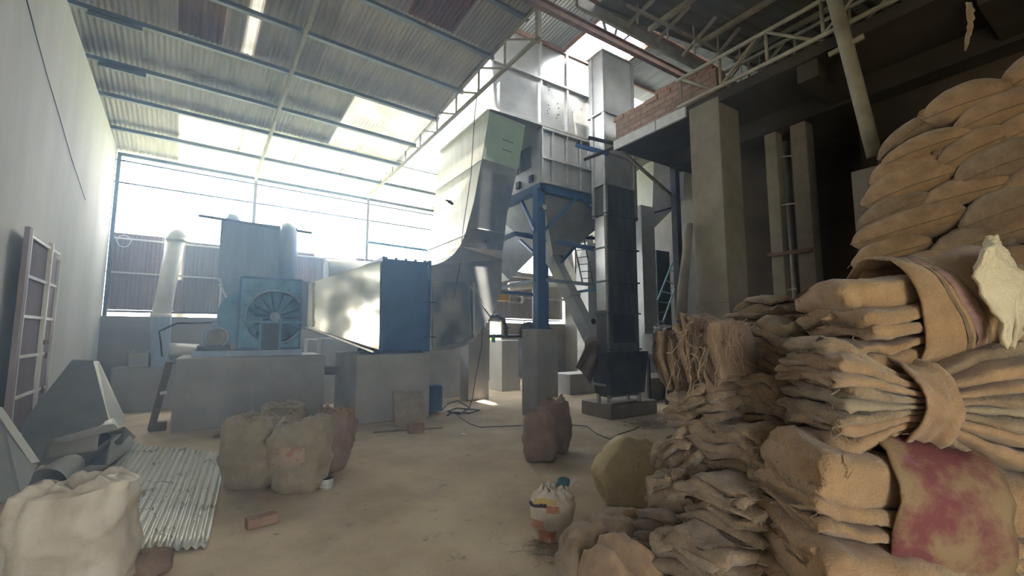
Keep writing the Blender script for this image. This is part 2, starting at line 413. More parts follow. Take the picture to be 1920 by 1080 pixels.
zu, zl = lin(pu0, pu1), lin(pl0, pl1)
tb = lattice('roof_truss', 'deep cream lattice truss passing in front of the bright metal tower', 4.22, zl, lambda v: max(zl(v)+.04, zu(v)), 12.6, 5.0, 9, .055, M_tube)
M('end_post', MB().bar((4.22, 4.95, zl(5)), (4.22, 4.95, zu(5)+.1), .07, .07), M_tube, tb)
# far side posts and rods
for u, lab in ((UL+.05, 'thin blue-grey post in the far left corner by the plaster wall'), (1.33, 'thin post behind the tank in the open far side'),
               (4.25, 'thin post between the filter box and the elbow duct on the open far side'), (7.4, 'thin far post hidden largely behind the bright duct')):
    M('steel_post', MB().box(u-.035, VF+.02, 1.98, u+.035, VF+.09, 5.62), M_steel_paint if u > 0 else M_purlin, fr='s', label=lab, cat='post')
for z, lab in ((5.45, 'upper thin horizontal rod across the open far side under the eave'), (4.95, 'lower thin horizontal rod across the open far side')):
    M('tie_rod', MB().bar((UL, VF+.05, z), (8.4, VF+.05, z), .035, .035), M_purlin, fr='s', label=lab, cat='rod')
M('girt_rail', MB().bar((4.25, VF-.02, 4.28), (8.0, VF-.02, 4.22), .05, .07), M_fan, fr='s', label='light blue rail right of the thin post beside the elbow duct', cat='rail')
# cladding sheets on the low wall
def clad(u0, u1, z0, z1, m, lab, pitch=.076):
    n = int((u1-u0)/pitch*6)
    mb = MB().grid(lambda a, b: Vector((u0+a*(u1-u0), VF+.12+.011*math.sin(2*math.pi*(u0+a*(u1-u0))/pitch), z0+b*(z1-z0))), n, 2)
    M('cladding_sheet', mb, m, fr='s', smooth=True, label=lab, cat='cladding sheet', group='corrugated cladding sheets above the far low wall')
clad(-1.34, -.42, 2.12, 3.83, M_clad, 'faded maroon corrugated cladding sheet nearest the left wall')
clad(-.44, -.02, 2.12, 2.85, M_clad, 'short maroon cladding sheet below the gap behind the slanting white pipe')
clad(-.06, .72, 2.11, 3.78, M_clad_b, 'grey-brown cladding sheet just right of the slanting white pipe')
clad(.70, 1.75, 2.13, 3.86, M_clad, 'maroon cladding sheet hidden behind the blue-grey tank')
clad(1.72, 2.85, 2.12, 3.80, M_clad, 'faded maroon cladding sheet right of the tank, by the round duct end')
clad(2.82, 4.0, 2.12, 3.72, M_clad_b, 'grey-brown cladding sheet above the tapering duct')
clad(3.97, 5.3, 2.13, 3.80, M_clad, 'maroon cladding sheet behind the filter box')
clad(5.28, 7.1, 2.12, 3.86, M_clad_b, 'brown cladding sheet hidden behind the elbow duct')
clad(7.08, 8.6, 2.14, 3.84, M_clad_b, 'grey cladding sheet behind the yellow hoist')
clad(8.58, 10.1, 2.15, 3.9, M_clad_b, 'grey cladding sheet behind the blue tower leg')
clad(10.08, 12.2, 2.14, 3.88, M_clad_b, 'grey cladding sheet behind the slanting chute')
for z, lab, m in ((3.68, 'pale horizontal pipe along the top of the cladding sheets', M_white), (2.92, 'pale horizontal rail across the middle of the cladding sheets', M_sheetlight)):
    M('girt_rail', MB().bar((UL, VF+.06, z+.02), (12.1, VF+.06, z), .035, .035), m, fr='s', label=lab, cat='rail')
M('girt_rail', MB().bar((UL, VF+.16, 2.09), (12.1, VF+.16, 2.10), .04, .05), M_purlin, fr='s', label='bottom rail of the cladding above the strip of daylight', cat='rail')
# chimney pipe outside with guy wires
ch = T('chimney_pipe', 'tall cream pipe standing outside behind the slanting white pipe', 'pipe', S(348, 440, y=13.6)*1, fr='s')
c0 = S(348, 440, y=13.6); c1 = S(351, 338, y=13.6)
M('pipe', MB().cyl((c0.x, 13.6, -.1), (c0.x, 13.6, c1.z), .17), M_cream_side, ch, smooth=True)
M('guy_wire', MB().bar((c0.x-.17, 13.55, c1.z-.1), (UL+.1, VF+.12, 5.5), .015), M_black, fr='s', label='thin guy wire from the outside pipe to the corner post', cat='wire')
M('guy_wire', MB().bar((c0.x+.17, 13.55, c1.z-.1), (1.25, VF+.12, 5.45), .015), M_black, fr='s', label='thin guy wire from the outside pipe to the middle post', cat='wire')

# ---- raised roof over the tower, with a hole round the elevator head
M_roof_blue = mat('blue_grey_sheet', (.32,.36,.36), (.22,.26,.26), .6, .2, scale=1.5, stretch=(5,1,1), detail=7)
def rz2(y): return 7.86 + .05 * (7.1 - y)
for (x0, x1, y0, y1, lab) in ((3.9, 5.95, 1.0, 7.25, 'blue-grey corrugated roof sheet high above the tower corner'),
                              (5.93, 7.42, 1.0, 6.0, 'blue-grey corrugated roof sheet in front of the bright roof hole'),
                              (7.40, 12.7, 1.0, 7.6, 'blue-grey corrugated roof sheet right of the elevator head')):
    M('roof_sheet', corr(x0, x1, y0, y1, rz2, nv=4), M_roof_blue, smooth=True, label=lab, cat='roof sheet', group='raised blue-grey roof sheets')
M('girder', MB().bar((4.4, 7.08, 7.80), (10.4, 7.08, 7.80), .05, .09), M_rust, label='rusty purlin resting along the top of the metal tower', cat='girder')
for x in (5.93, 7.42): M('girder', MB().bar((x, 3.0, rz2(3)-.06), (x, 7.05, rz2(7)-.06), .05, .07), M_rust, cat='girder',
                         label='rusty cross purlin %s of the bright roof hole' % ('left' if x < 6 else 'right'))
g = T('ridge_girder', 'long rusty steel girder crossing above the tower to the brick parapet', 'girder', (5, 4.6, 6.2))
M('beam', MB().box(3.2, 4.56, 6.13, 7.8, 4.64, 6.22).box(3.2, 4.52, 6.22, 7.8, 4.68, 6.235), M_rust, g)
for k in range(3):
    x = 4.75 + k*.16
    M('brace', MB().bar((x, 4.6, 6.24), (4.6+k*.42, 4.6, 6.62), .03), M_darkmet, g)
M('gusset_beam', MB().box(4.3, 4.5, 6.62, 7.8, 4.6, 6.67), M_rust, g)

# ---- dark low roof over the store on the right
def drz(x): return 6.02 + .14 * (x - 4.5)
def darkroof(y0, y1, lab):
    def f(a, b):
        y = y0 + a*(y1-y0); x = 3.9 + b*9
        ph = (y / .22) % 1
        h = .035 if ph < .18 else (.035*(1-(ph-.18)/.1) if ph < .28 else (0 if ph < .9 else .035*(ph-.9)/.1))
        return Vector((x, y, drz(x)+h))
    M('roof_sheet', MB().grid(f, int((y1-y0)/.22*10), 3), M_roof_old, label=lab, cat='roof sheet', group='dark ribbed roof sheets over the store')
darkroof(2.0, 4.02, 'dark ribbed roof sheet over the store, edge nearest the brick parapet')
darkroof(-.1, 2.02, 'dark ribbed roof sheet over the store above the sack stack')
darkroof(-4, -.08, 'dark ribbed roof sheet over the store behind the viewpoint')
b = T('eave_beam', 'dark steel beam along the edge of the low store roof', 'beam', (4, 4, 5.9))
M('web', MB().box(3.6, 3.98, 5.82, 7.9, 4.03, 5.97), M_steel_paint, b)
M('tie_rail', MB().bar((4.2, 3.7, 5.9), (7.9, 3.7, 6.12), .035), M_tube, b)
for k in range(6):
    x = 4.4 + k*.62
    M('hanger', MB().bar((x, 3.7, 5.72), (x, 3.7, drz(x)), .022), M_tube, b)
    M('cross_strut', MB().bar((x+.1, 3.98, 5.9), (x+.1, 3.4, drz(x)), .04), M_tube, b)
for k, x in enumerate((5.0, 6.1, 7.2)):
    M('purlin', MB().bar((x, -3, drz(x)-.04), (x, 4.0, drz(x)-.04), .055, .07), M_tube, cat='purlin', group='purlins under the dark store roof',
      label='cream tube purlin under the dark store roof, ' + ['nearest the open hall', 'the middle one', 'deepest in the store'][k])

# tube trusses along the edge of the concrete floor slab
def ytruss(x, label, ya, yb, zb, zt, n, r):
    t = T('tube_truss', label, 'truss', (x, ya, zb))
    M('upper_chord', MB().cyl((x, ya, zt), (x, yb, zt), r, 10), M_tube, t, smooth=True)
    M('lower_chord', MB().cyl((x, ya, zb), (x, yb, zb), r, 10), M_tube, t, smooth=True)
    for i in range(n):
        a = ya+(yb-ya)*(i+.12)/n; c = ya+(yb-ya)*(i+.95)/n
        M('web_tube', MB().cyl((x, a, zb), (x, a, zt), r*.7, 8), M_tube, t, smooth=True)
        M('web_tube', MB().cyl((x, a, zt if i % 2 == 0 else zb), (x, c, zb if i % 2 == 0 else zt), r*.7, 8), M_tube, t, smooth=True)
ytruss(5.40, 'cream tube truss resting on the square concrete column, nearer one', 3.86, -1.6, 4.90, 5.31, 9, .028)
ytruss(5.86, 'second cream tube truss just behind the first, deeper in the store', 3.7, -1.6, 4.98, 5.36, 9, .024)

# concrete store floor slab, columns
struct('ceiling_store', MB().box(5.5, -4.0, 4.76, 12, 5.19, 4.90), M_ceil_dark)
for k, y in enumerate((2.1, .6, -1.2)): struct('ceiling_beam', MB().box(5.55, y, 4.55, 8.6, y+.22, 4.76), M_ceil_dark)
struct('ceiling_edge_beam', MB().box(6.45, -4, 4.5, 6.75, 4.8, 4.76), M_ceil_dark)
M('slab_edge_strip', MB().box(5.46, 3.78, 4.75, 5.50, 4.30, 4.91).box(5.46, 4.32, 4.75, 5.50, 5.20, 4.91), mat('whitewash', (.62,.64,.66), (.50,.52,.54), .8, scale=9, bump=.3),
  label='whitewashed edge strip of the slab under the brick parapet', cat='edge strip')
def parapet(a, b):
    return None
pb = T('brick_parapet', 'low red-brown brick parapet on the white slab edge left of the column', 'brick wall', (5.5, 4.4, 4.91))
M('brickwork', MB().box(5.50, 3.3, 4.91, 5.73, 5.17, 5.27), M_brick, pb)
random.seed(4)
y = 3.35
while y < 5.0:
    l = .235
    zt = 5.27
    if random.random() < .95 and y > 3.3: M('top_brick', MB().box(5.49+random.random()*.02, y, zt, 5.70, y+l-.012, zt+.072), M_brick if 0 else M_redbrick, pb, bevel=.006)
    if y < 4.2: M('top_brick', MB().box(5.50+random.random()*.02, y+.06, zt+.075, 5.70, y+.05+l, zt+.145), M_redbrick, pb, bevel=.006)
    y += l
M('concrete_column', MB().box(5.47, 3.26, 0, 6.0, 3.76, 2.0).box(5.49, 3.28, 2.0, 5.98, 3.74, 4.84), M_conc_dark, label='thick square concrete column at the end of the brick parapet', cat='column', bevel=.01)
def column(x0, y0, x1, y1, z1, lab): M('concrete_column', MB().box(x0, y0, 0, x1, y1, z1), M_conc_dark, label=lab, cat='column', bevel=.01)
column(6.5, P(1464,400,x=6.5).y, 6.68, P(1441,400,x=6.5).y, 4.74, 'slender square concrete column, left of the braced pair')
column(6.5, P(1522,400,x=6.5).y, 6.72, P(1491,400,x=6.5).y, 4.74, 'slender square concrete column, right of the braced pair')
M('iron_brace', MB().bar(P(1440,478,x=6.46), P(1524,468,x=6.46), .03, .05), M_rust, label='rusty iron brace tying the two slender columns', cat='brace')
for yy, lab in ((385, 'upper thin rod between the slender columns'), (545, 'lower thin rod between the slender columns'), (295, 'topmost thin rod between the slender columns')):
    M('thin_rod', MB().bar(P(1462,yy,x=6.55), P(1493,yy-4,x=6.55), .015), M_sheetlight, label=lab, cat='rod')
M('drain_pipe', MB().cyl((7.0, P(1482,400,x=7.0).y, 0), (7.0, P(1482,400,x=7.0).y, 4.5), .05), M_steel_paint, smooth=True, label='grey vertical pipe behind the gap between the slender columns', cat='pipe')
pier = P(1638, 300, x=5.6)
M('brick_pier', MB().box(5.5, pier.y-.17, 0, 5.85, pier.y+.17, pier.z-.1), M_conc_dark, label='rough narrow masonry pier behind the tall sack stack', cat='pier')
p0, p1 = P(1640, 292, x=5.55), P(1557, -30, x=5.25)
pm = p0.lerp(p1, .62)
M('leaning_pole', MB().tube([p0, p0.lerp(p1,.31), pm, p1], .068, 14), M_tube, smooth=True, label='thick cream tube leaning up from the brick pier to the truss', cat='pole')
M('pole_clamp', MB().bar(pm+Vector((-.02,.16,0)), pm+Vector((-.02,-.16,.03)), .03, .05), M_tube, label='flat clamp where the leaning tube crosses the tube truss', cat='clamp')
post = P(1276, 700, y=5.15)
M('steel_post', MB().box(post.x-.06, 5.05, 0, post.x+.06, 5.17, 4.76), M_darkmet, label='dark slim steel post under the far slab corner beside the square column', cat='post')
a, b2 = P(1160, 278, y=5.17), P(1272, 378, y=5.17)
M('slab_brace', MB().bar(a, b2, .045, .045), M_steel_paint, label='diagonal brace from the slab corner down to the dark post', cat='brace')
# grey wrapped vertical downpipe left of the column
d0_ = [P(1292, 420, x=5.42), P(1288, 470, x=5.35), P(1280, 540, x=5.3), P(1277, 600, x=5.3)]
M('downpipe', MB().tube(d0_, [.055,.06,.07,.075], 12), M_conc_dark, smooth=True, label='dusty bent pipe hanging along the left side of the square column', cat='pipe')
# blue and dark arms sticking out at the slab corner
arm = T('corner_arms', 'two dark crossed steel arms jutting from the slab corner', 'bracket', P(1160,278,y=5.25))
M('upper_arm', MB().bar(P(1103,258,y=5.6), P(1163,272,y=5.25), .05, .05), M_darkmet, arm)
M('lower_arm', MB().bar(P(1094,300,y=5.6), P(1163,272,y=5.25), .05, .04), M_darkmet, arm)
M('blue_bracket', MB().bar(P(1080,272,y=5.9), P(1140,288,y=5.4), .05, .07), M_blue, label='short blue steel arm beside the dark crossed arms', cat='bracket')
# frayed strip hanging from the dark roof
random.seed(9)
fs = MB()
for k in range(9):
    pts = [P(1820+random.uniform(-9,9), 5, x=4.0)]
    for j in range(1, 7): pts.append(P(1822 - j*j*.35 + random.uniform(-10,10)*(1-j/7), 5+j*15, x=4.0))
    fs.tube(pts, [.004+.003*random.random()]*6+[.002], 5)
M('frayed_strip', fs, M_burlap_g, smooth=True, label='frayed burlap strip hanging from the roof above the sack stack', cat='rag')
# white objects seen low behind the columns
wb = P(1388, 570, x=8.3)
M('white_board', MB().box(8.2, wb.y-.33, 0, 8.3, wb.y+.05, 2.13), M_white, label='pale upright board far behind the square column', cat='board')
M('white_board', MB().hexa([P(1400,535,x=8.1),P(1425,533,x=8.1),P(1446,575,x=8.1),Vector((8.1,P(1450,746,x=8.1).y,0)),Vector((8.1,P(1402,746,x=8.1).y,0))],[P(1400,535,x=8.14),P(1425,533,x=8.14),P(1446,575,x=8.14),Vector((8.14,P(1450,746,x=8.14).y,0)),Vector((8.14,P(1402,746,x=8.14).y,0))]), M_sheetlight, label='tilted grey panel leaning near the pale board behind the column', cat='panel')
for a_, b_, lab in ((1541,1550,'narrow pale plank upright left of the sack stack base'), (1553,1575,'wider pale plank upright touching the sack stack base')):
    q0, q1 = P(a_, 590, x=6.6), P(b_, 590, x=6.6)
    M('pale_plank', MB().box(6.6, q1.y, 0, 6.64, q0.y, 2.17), M_sheetlight, label=lab, cat='plank')

# wires on and near the left wall
wp = [S(px, py, x=UL+.012) for px, py in ((50,0),(66,60),(88,140),(112,220),(135,300),(160,375))]
M('wall_cable', MB().tube(wp, .006, 5), M_black, fr='s', smooth=True, label='thin dark cable hanging down the left plaster wall', cat='cable')
wc = S(232, 452, y=VF-.02)
M('wire_loop', MB().tube([wc+Vector((.12*math.cos(t)*(1+.08*math.sin(3*t)), 0, .13*math.sin(t))) for t in [i*.5 for i in range(26)]], .008, 5), M_white, fr='s', smooth=True, label='white wire loop hung on the cladding pipe near the left wall', cat='wire')

# ================================================================== plinths and machines (camera-grid axes)
def plinth(x0, y0, x1, y1, z1, lab, taper=0, cat='plinth', m=None):
    t = taper
    mb = MB().hexa([(x0-t,y0-t,0),(x1+t,y0-t,0),(x1+t,y1+t,0),(x0-t,y1+t,0)], [(x0,y0,z1),(x1,y0,z1),(x1,y1,z1),(x0,y1,z1)])
    return M('concrete_plinth', mb, m or M_conc, label=lab, cat=cat, bevel=.015)
# big fan plinth
BZ = P(470, 669, y=9.2).z
bx0, bx1 = P(327, 700, y=9.2).x, P(609, 700, y=9.2).x
plinth(bx0, 9.2, bx1, 10.7, BZ, 'large grey concrete plinth carrying the blue fan')
# filter plinth
FZ = P(740, 664, y=8.2).z
plinth(P(668,700,y=8.2).x, 8.2, P(806,700,y=8.2).x, 10.0, FZ, 'grey concrete plinth under the blue filter box', taper=.0)
M('cement_buttress', MB().hexa([P(652,776,z=0)+Vector((0,.1,0)), (P(672,700,y=8.2).x, 8.2, 0), (P(672,700,y=8.2).x, 9.6, 0)],
   [P(655,662,y=9.0), (P(672,700,y=8.2).x, 8.2, FZ), (P(672,700,y=8.2).x, 9.6, FZ)]), M_conc, label='slanting cement flank on the left of the filter box plinth', cat='plinth')
# motor plinth back left, by the far wall
q = P(225, 690, y=11.9)
plinth(P(208,700,y=11.9).x, 11.9, P(372,700,y=11.9).x, 12.55, q.z, 'low concrete plinth by the far wall under the slanting white pipe')
# other plinths
a = P(577, 632, y=11.6)
plinth(P(577,640,y=11.6).x, 11.6, P(600,640,y=11.6).x+.15, 12.2, P(577,636,y=11.6).z, 'white-topped concrete plinth seen between fan and tapering duct', m=M_plaster)
plinth(P(603,640,y=10.9).x, 10.9, P(652,640,y=10.9).x+.8, 11.5, P(620,634,y=10.9).z, 'tall concrete plinth beneath the tapering duct')
plinth(P(805,640,y=10.3).x-.4, 10.3, P(865,640,y=10.3).x, 11.3, P(862,641,y=10.3).z, 'wide concrete plinth behind the elbow duct')
L1 = P(877, 750, z=0)
plinth(P(878,700,y=9.6).x, 9.6, P(917,700,y=9.6).x, 10.05, P(900,616,y=9.6).z, 'slim concrete pier under the left rear tower leg')
plinth(P(941,700,y=10.6).x, 10.6, P(976,700,y=10.6).x, 11.3, P(960,638,y=10.6).z, 'pale concrete plinth with a rust stain beside the doorway', m=M_plaster)
plinth(P(1007,700,y=6.9).x, 6.9, P(1036,700,y=6.9).x, 7.42, P(1020,617,y=6.9).z, 'tall concrete pier under the front blue tower leg')
LR = P(1047, 744, z=0)
plinth(LR.x-.45, LR.y, LR.x+.0, LR.y+.45, P(1041,622,x=LR.x).z, 'concrete pier behind the front pier, under the right rear tower leg')
RP = P(1096, 748, z=0)
plinth(P(1069,720,y=9.0).x, 9.0, P(1128,720,y=9.0).x, 9.7, P(1090,701,y=9.0).z, 'low pale plinth left of the elevator base')
plinth(P(1215,720,y=7.2).x, 7.2, P(1300,720,y=7.2).x, 8.2, P(1240,708,y=7.2).z, 'low dusty plinth right of the elevator base', m=M_conc_dark)
plinth(6.11, 6.05, 7.42, 6.86, .27, 'low dark concrete pad under the elevator', m=M_conc_dark)

# ---------------- fan on the big plinth
FY = 9.45
def X(px, y, py=600): return P(px, py, y=y).x
def Z(py, y, px): return P(px, py, y=y).z
fan = T('industrial_fan', 'dusty light blue centrifugal fan with round bladed inlet on the large plinth', 'fan', (X(500,FY), FY, BZ))
fx0, fx1 = X(447, FY), X(563, FY)
fz0, fz1 = Z(655, FY, 510), Z(523, FY, 510)
cx, cz = X(516, FY), Z(594, FY, 516); rad = .50
mb = MB(); n = 48; FD = .95
ring = [Vector((cx+rad*math.cos(t), FY, cz+rad*math.sin(t))) for t in [2*math.pi*i/n for i in range(n)]]
def sq(t):
    c, s = math.cos(t), math.sin(t)
    k = min((fx1-cx)/c if c > 1e-6 else 1e9, (fx0-cx)/c if c < -1e-6 else 1e9, (fz1-cz)/s if s > 1e-6 else 1e9, (fz0-cz)/s if s < -1e-6 else 1e9)
    return Vector((cx+k*c, FY, cz+k*s))
outer = [sq(2*math.pi*i/n) for i in range(n)]
mb.add(ring + outer, [(i, (i+1)%n, n+(i+1)%n, n+i) for i in range(n)])
mb.add([v+Vector((0,FD,0)) for v in outer] + outer, [(i, (i+1)%n, n+(i+1)%n, n+i) for i in range(n)])
mb.add(ring + [v+Vector((0,.22,0)) for v in ring], [(i, (i+1)%n, n+(i+1)%n, n+i) for i in range(n)])
mb.add([(fx0,FY+FD,fz0),(fx1,FY+FD,fz0),(fx1,FY+FD,fz1),(fx0,FY+FD,fz1)], [(0,1,2,3)])
M('housing', mb, M_fan, fan)
sc_ = MB()
pts = []
for i in range(15):
    t = R(105 + i*11.5); r = .50+.02*i*.35
    pts.append((cx-.22 + (r+.16)*math.cos(t), cz + .03+(r+.06)*math.sin(t)))
sc_.hexa([Vector((x, FY+.12, z)) for x, z in pts], [Vector((x, FY+.8, z)) for x, z in pts])
M('scroll_casing', sc_, M_fan, fan)
M('inlet_ring', MB().tube([v+Vector((0,-.015,0)) for v in ring]+[ring[0]+Vector((0,-.015,0))], .018, 6), M_bluegrey, fan, smooth=True)
M('backplate', MB().hexa([v+Vector((0,.20,0)) for v in ring], [v+Vector((0,.22,0)) for v in ring]), M_purlin, fan)
wheel = M('impeller', MB().cyl((cx, FY+.03, cz), (cx, FY+.16, cz), .09, 20).cyl((cx, FY-.05, cz), (cx, FY+.03, cz), .035, 12), M_bluegrey, fan, smooth=False)
for k in range(14):
    t = 2*math.pi*k/14
    c, s = math.cos(t), math.sin(t); c2, s2 = math.cos(t+.34), math.sin(t+.34)
    bl = MB().add([(cx+.08*c, FY+.10, cz+.08*s), (cx+.48*c, FY+.03, cz+.48*s), (cx+.47*c2, FY+.17, cz+.47*s2), (cx+.08*c2, FY+.17, cz+.08*s2)], [(0,1,2,3)])
    bl2 = M('blade', bl, M_fan, fan, solid=.006); 
zb = Z(604, FY, 510)
st = MB().bar((fx0, FY-.05, zb), (fx1, FY-.05, zb), .03, .04)
for px in (489, 526): st.bar((X(px, FY), FY-.05, fz0), (X(px, FY), FY-.05, Z(596, FY, px)), .04, .03)
M('bearing_stand', st, M_fan, fan)
M('stand_panel', MB().box(X(491,FY), FY-.04, fz0, X(524,FY), FY-.03, Z(606, FY, 510)), M_purlin, fan)
M('top_panel', MB().box(fx0-.02, FY-.03, Z(547,FY,510), fx1+.02, FY+FD+.02, Z(545,FY,510)).box(fx0-.015, FY-.012, Z(545,FY,510), fx1+.015, FY, fz1), M_fan, fan)
for (a_, b_) in (((fx0,fz0),(fx0,fz1)), ((fx1,fz0),(fx1,fz1)), ((fx0,fz1),(fx1,fz1)), ((fx0,fz0+.02),(fx1,fz0+.02))):
    M('edge_angle', MB().bar((a_[0], FY-.02, a_[1]), (b_[0], FY-.02, b_[1]), .035, .035), M_blue, fan)
for k in range(16):
    t_ = 2*math.pi*k/16; M('ring_bolt', MB().cyl((cx+(rad+.045)*math.cos(t_), FY-.015, cz+(rad+.045)*math.sin(t_)), (cx+(rad+.045)*math.cos(t_), FY, cz+(rad+.045)*math.sin(t_)), .014, 8), M_purlin, fan)
for px in (565, 572): M('side_flange', MB().box(X(px,FY), FY+.0, Z(610,FY,560), X(px,FY)+.03, FY+FD, fz1), M_bluegrey, fan)
skz0, skz1 = BZ, BZ+.11
M('skid', MB().box(X(364,FY), FY-.06, skz0, fx1+.05, FY+.02, skz1).box(X(364,FY), FY+.75, skz0, fx1+.05, FY+.83, skz1).box(X(372,FY), FY+.02, skz1-.02, fx1, FY+.75, skz1), M_bluegrey, fan)
# motor
mo = T('electric_motor', 'small grey electric motor with ribbed round end beside the fan', 'motor', (X(408,FY+.1), FY+.1, skz1))
mx, mz = X(409, FY+.1), Z(632, FY+.1, 409)
M('body', MB().cyl((mx, FY+.05, mz), (mx, FY+.6, mz), .20, 24), M_bluegrey, mo, bevel=.02)
M('end_cover', MB().cyl((mx, FY+.0, mz), (mx, FY+.05, mz), .155, 24), M_steel_paint, mo, bevel=.015)
M('terminal_box', MB().box(mx-.09, FY+.15, mz+.18, mx+.07, FY+.38, mz+.30), M_bluegrey, mo, bevel=.01)
M('base', MB().box(mx-.28, FY+.0, skz1, mx+.2, FY+.62, mz-.15), M_darkmet, mo)
M('power_cable', MB().tube([(mx-.1, FY+.3, mz+.26), (mx-.6, FY+.35, mz+.25), (mx-.85, FY+.4, mz+.1), (mx-.82, FY+.5, mz-.12), (mx-.8, FY+.6, BZ+.01)], .016, 8), M_black, smooth=True, label='thin cable looping from the small motor to the plinth', cat='cable')

# ---------------- tapering duct, filter box, elbow duct
DY = 8.45
td = T('tapering_duct', 'bright metal duct widening from the fan to the blue filter box', 'duct', (X(640,DY), 9.3, 1.5))
def Q(px, py, y): return P(px, py, y=y)
s0 = [Q(579,531,8.78), Q(576,612,8.78)]; s1 = [Q(713,488,DY), Q(711,656,DY)]
back = 1.55
A = [s0[0], s0[1], s0[1]+Vector((.0,1.0,0)), s0[0]+Vector((.0,1.0,0))]
B = [s1[0], s1[1], s1[1]+Vector((0,back,0)), s1[0]+Vector((0,back,0))]
def sidegrid(a, b, c, d, n=8):  # bilinear a-b / d-c
    return MB().grid(lambda u, v: a.lerp(b, v).lerp(d.lerp(c, v), u), n, n)
M('front_panel', sidegrid(A[0], A[1], B[1], B[0]), M_shiny, td, label='bright mirror-like front panel', smooth=True)
M('casing', sidegrid(A[3], A[2], B[2], B[3]).add([A[0],B[0],B[3],A[3]],[(0,1,2,3)]).add([A[1],B[1],B[2],A[2]],[(0,1,2,3)]), M_galv, td)
M('collar', MB().hexa([Q(565,526,8.9), Q(565,612,8.9), Q(565,612,10.1), Q(565,526,10.1)], A), M_bluegrey, td)
M('bottom_rail', MB().bar(Q(579,614,8.76), Q(700,660,DY), .05, .03), M_flange, td)
sm = MB(); random.seed(2)
for k in range(14):
    t = k/13; c = Q(588, 533+t*76, 8.74)
    sm.hexa([c+Vector((random.uniform(-.04,.0),-.004,-.03)), c+Vector((random.uniform(.0,.035),-.004,-.03)), c+Vector((.02,-.004,.035)), c+Vector((-.02,-.004,.035))],
            [c+Vector((-.03,.02,-.03)), c+Vector((.02,.02,-.03)), c+Vector((.02,.02,.035)), c+Vector((-.02,.02,.035))])
M('sealant_bead', sm, M_white, td, label='rough whitish sealant along the narrow end')
fb = T('filter_box', 'flat blue-painted box between the tapering duct and the elbow duct', 'box', (X(760,DY), DY, FZ))
bx = [X(714,DY), X(803,DY)]; bz = [Z(657,DY,760), Z(488,DY,760)]
M('body', MB().box(bx[0], DY-.02, bz[0], bx[1], DY+back, bz[1]), M_blue, fb, bevel=.01)
M('left_flange', MB().box(bx[0]-.02, DY-.06, bz[0]-.03, bx[0]+.03, DY+back+.05, bz[1]+.03), M_blue, fb)
M('right_flange', MB().box(bx[1]-.03, DY-.06, bz[0]-.03, bx[1]+.02, DY+back+.05, bz[1]+.03), M_blue, fb)
for k in range(5): M('lifting_lug', MB().cyl((bx[0]+.1+k*.2, DY+.1, bz[1]), (bx[0]+.1+k*.2, DY+.1, bz[1]+.05), .03, 10), M_blue, fb)
M('foot_frame', MB().box(bx[0]-.1, DY+.1, FZ, bx[1]-.05, DY+.2, bz[0]-.0).box(bx[0]-.1, DY+1.2, FZ, bx[1]-.05, DY+1.3, bz[0]), M_darkmet, fb)
for z_ in (Z(567,DY,800), Z(632,DY,800)):
    M('handle_rod', MB().bar((bx[1]-.12, DY-.07, z_), (bx[1]+.14, DY-.07, z_), .02, .02), M_darkmet, fb)

el = T('elbow_duct', 'tall bright metal duct curving down from the tower to the filter box', 'duct', (4.4, 8.0, 1.4))
LP = [(918,207,7.1),(903,300,7.4),(888,380,7.8),(872,440,8.1),(862,462,8.2),(850,478,8.3),(833,490,8.4),(818,495,DY),(803,496,DY)]
RP_ = [(985,235,7.1),(970,320,7.4),(951,400,7.8),(943,470,8.1),(940,545,8.2),(915,600,8.3),(886,640,8.4),(845,656,DY),(803,657,DY)]
Ls = [Q(*p) for p in LP]; Rs_ = [Q(*p) for p in RP_]
Bk = [Vector((0, 2.4, 0))]*1
dep = [2.4, 2.35, 2.2, 2.0, 1.95, 1.85, 1.75, 1.6, back]
n = len(Ls)
def PE(px, py):
    r_ = ray(px, py); a_, b_ = 9.827, -.459
    t_ = (a_+b_*CAM_H)/(r_.y-b_*r_.z); return Vector((r_.x*t_, r_.y*t_, CAM_H+r_.z*t_))
Lu = [PE(918,207), PE(903,300), PE(888,380), PE(872,440), PE(862,462), PE(850,478), PE(833,490), PE(818,496), Q(803,498,DY)]
Ru = [PE(985,235), PE(970,320), PE(951,400), PE(943,470), Q(942,486,DY)]
fr_up = MB(); nn = Lu + Ru[::-1]; fr_up.add(nn, [tuple(range(len(nn)))])
low = [Q(803,498,DY), Q(942,486,DY), Q(940,545,DY), Q(928,580,DY), Q(912,606,DY), Q(888,638,DY), Q(868,649,DY), Q(845,656,DY), Q(803,658,DY)]
Ls = Lu; n = len(Ls); dep = [2.4,2.3,2.15,2.0,1.9,1.8,1.7,1.6,back]
Rs_ = Ru + low[2:]; depr = [2.4,2.3,2.1,1.95,1.9]+[1.8,1.75,1.7,1.6,1.6,back,back]
M_film = mat('green_film_on_steel', (.62,.63,.62), (.36,.44,.30), .3, .6, scale=1.0, detail=1, lo=.47, hi=.52, wobble=(.015, 2.0))
M('front_panel', fr_up, M_galv, el, label='front panel with greenish protective film at the top')
e0 = Vector((-.004,-.012,0)); f2 = sidegrid(PE(918,210)+e0, PE(904,298)+e0, PE(971,318)+e0, PE(984,239)+e0)
M('protective_film', f2, mat('green_protective_film', (.34,.43,.30), (.27,.36,.26), .35, .25, scale=2), el, label='dull green plastic film with faint print')
fp = MB()
for r0 in range(2):
    for k in range(7 - r0):
        c = PE(942+k*2.9, 262+r0*18+k*1.1)+e0
        fp.box(c.x, c.y-.012, c.z-.012, c.x+.022, c.y-.006, c.z+.012)
M('film_print', fp, M_ink, el, label='faint dark lettering on the film')
M('lower_front', MB().add(low, [tuple(range(len(low)))]), M_galv, el)
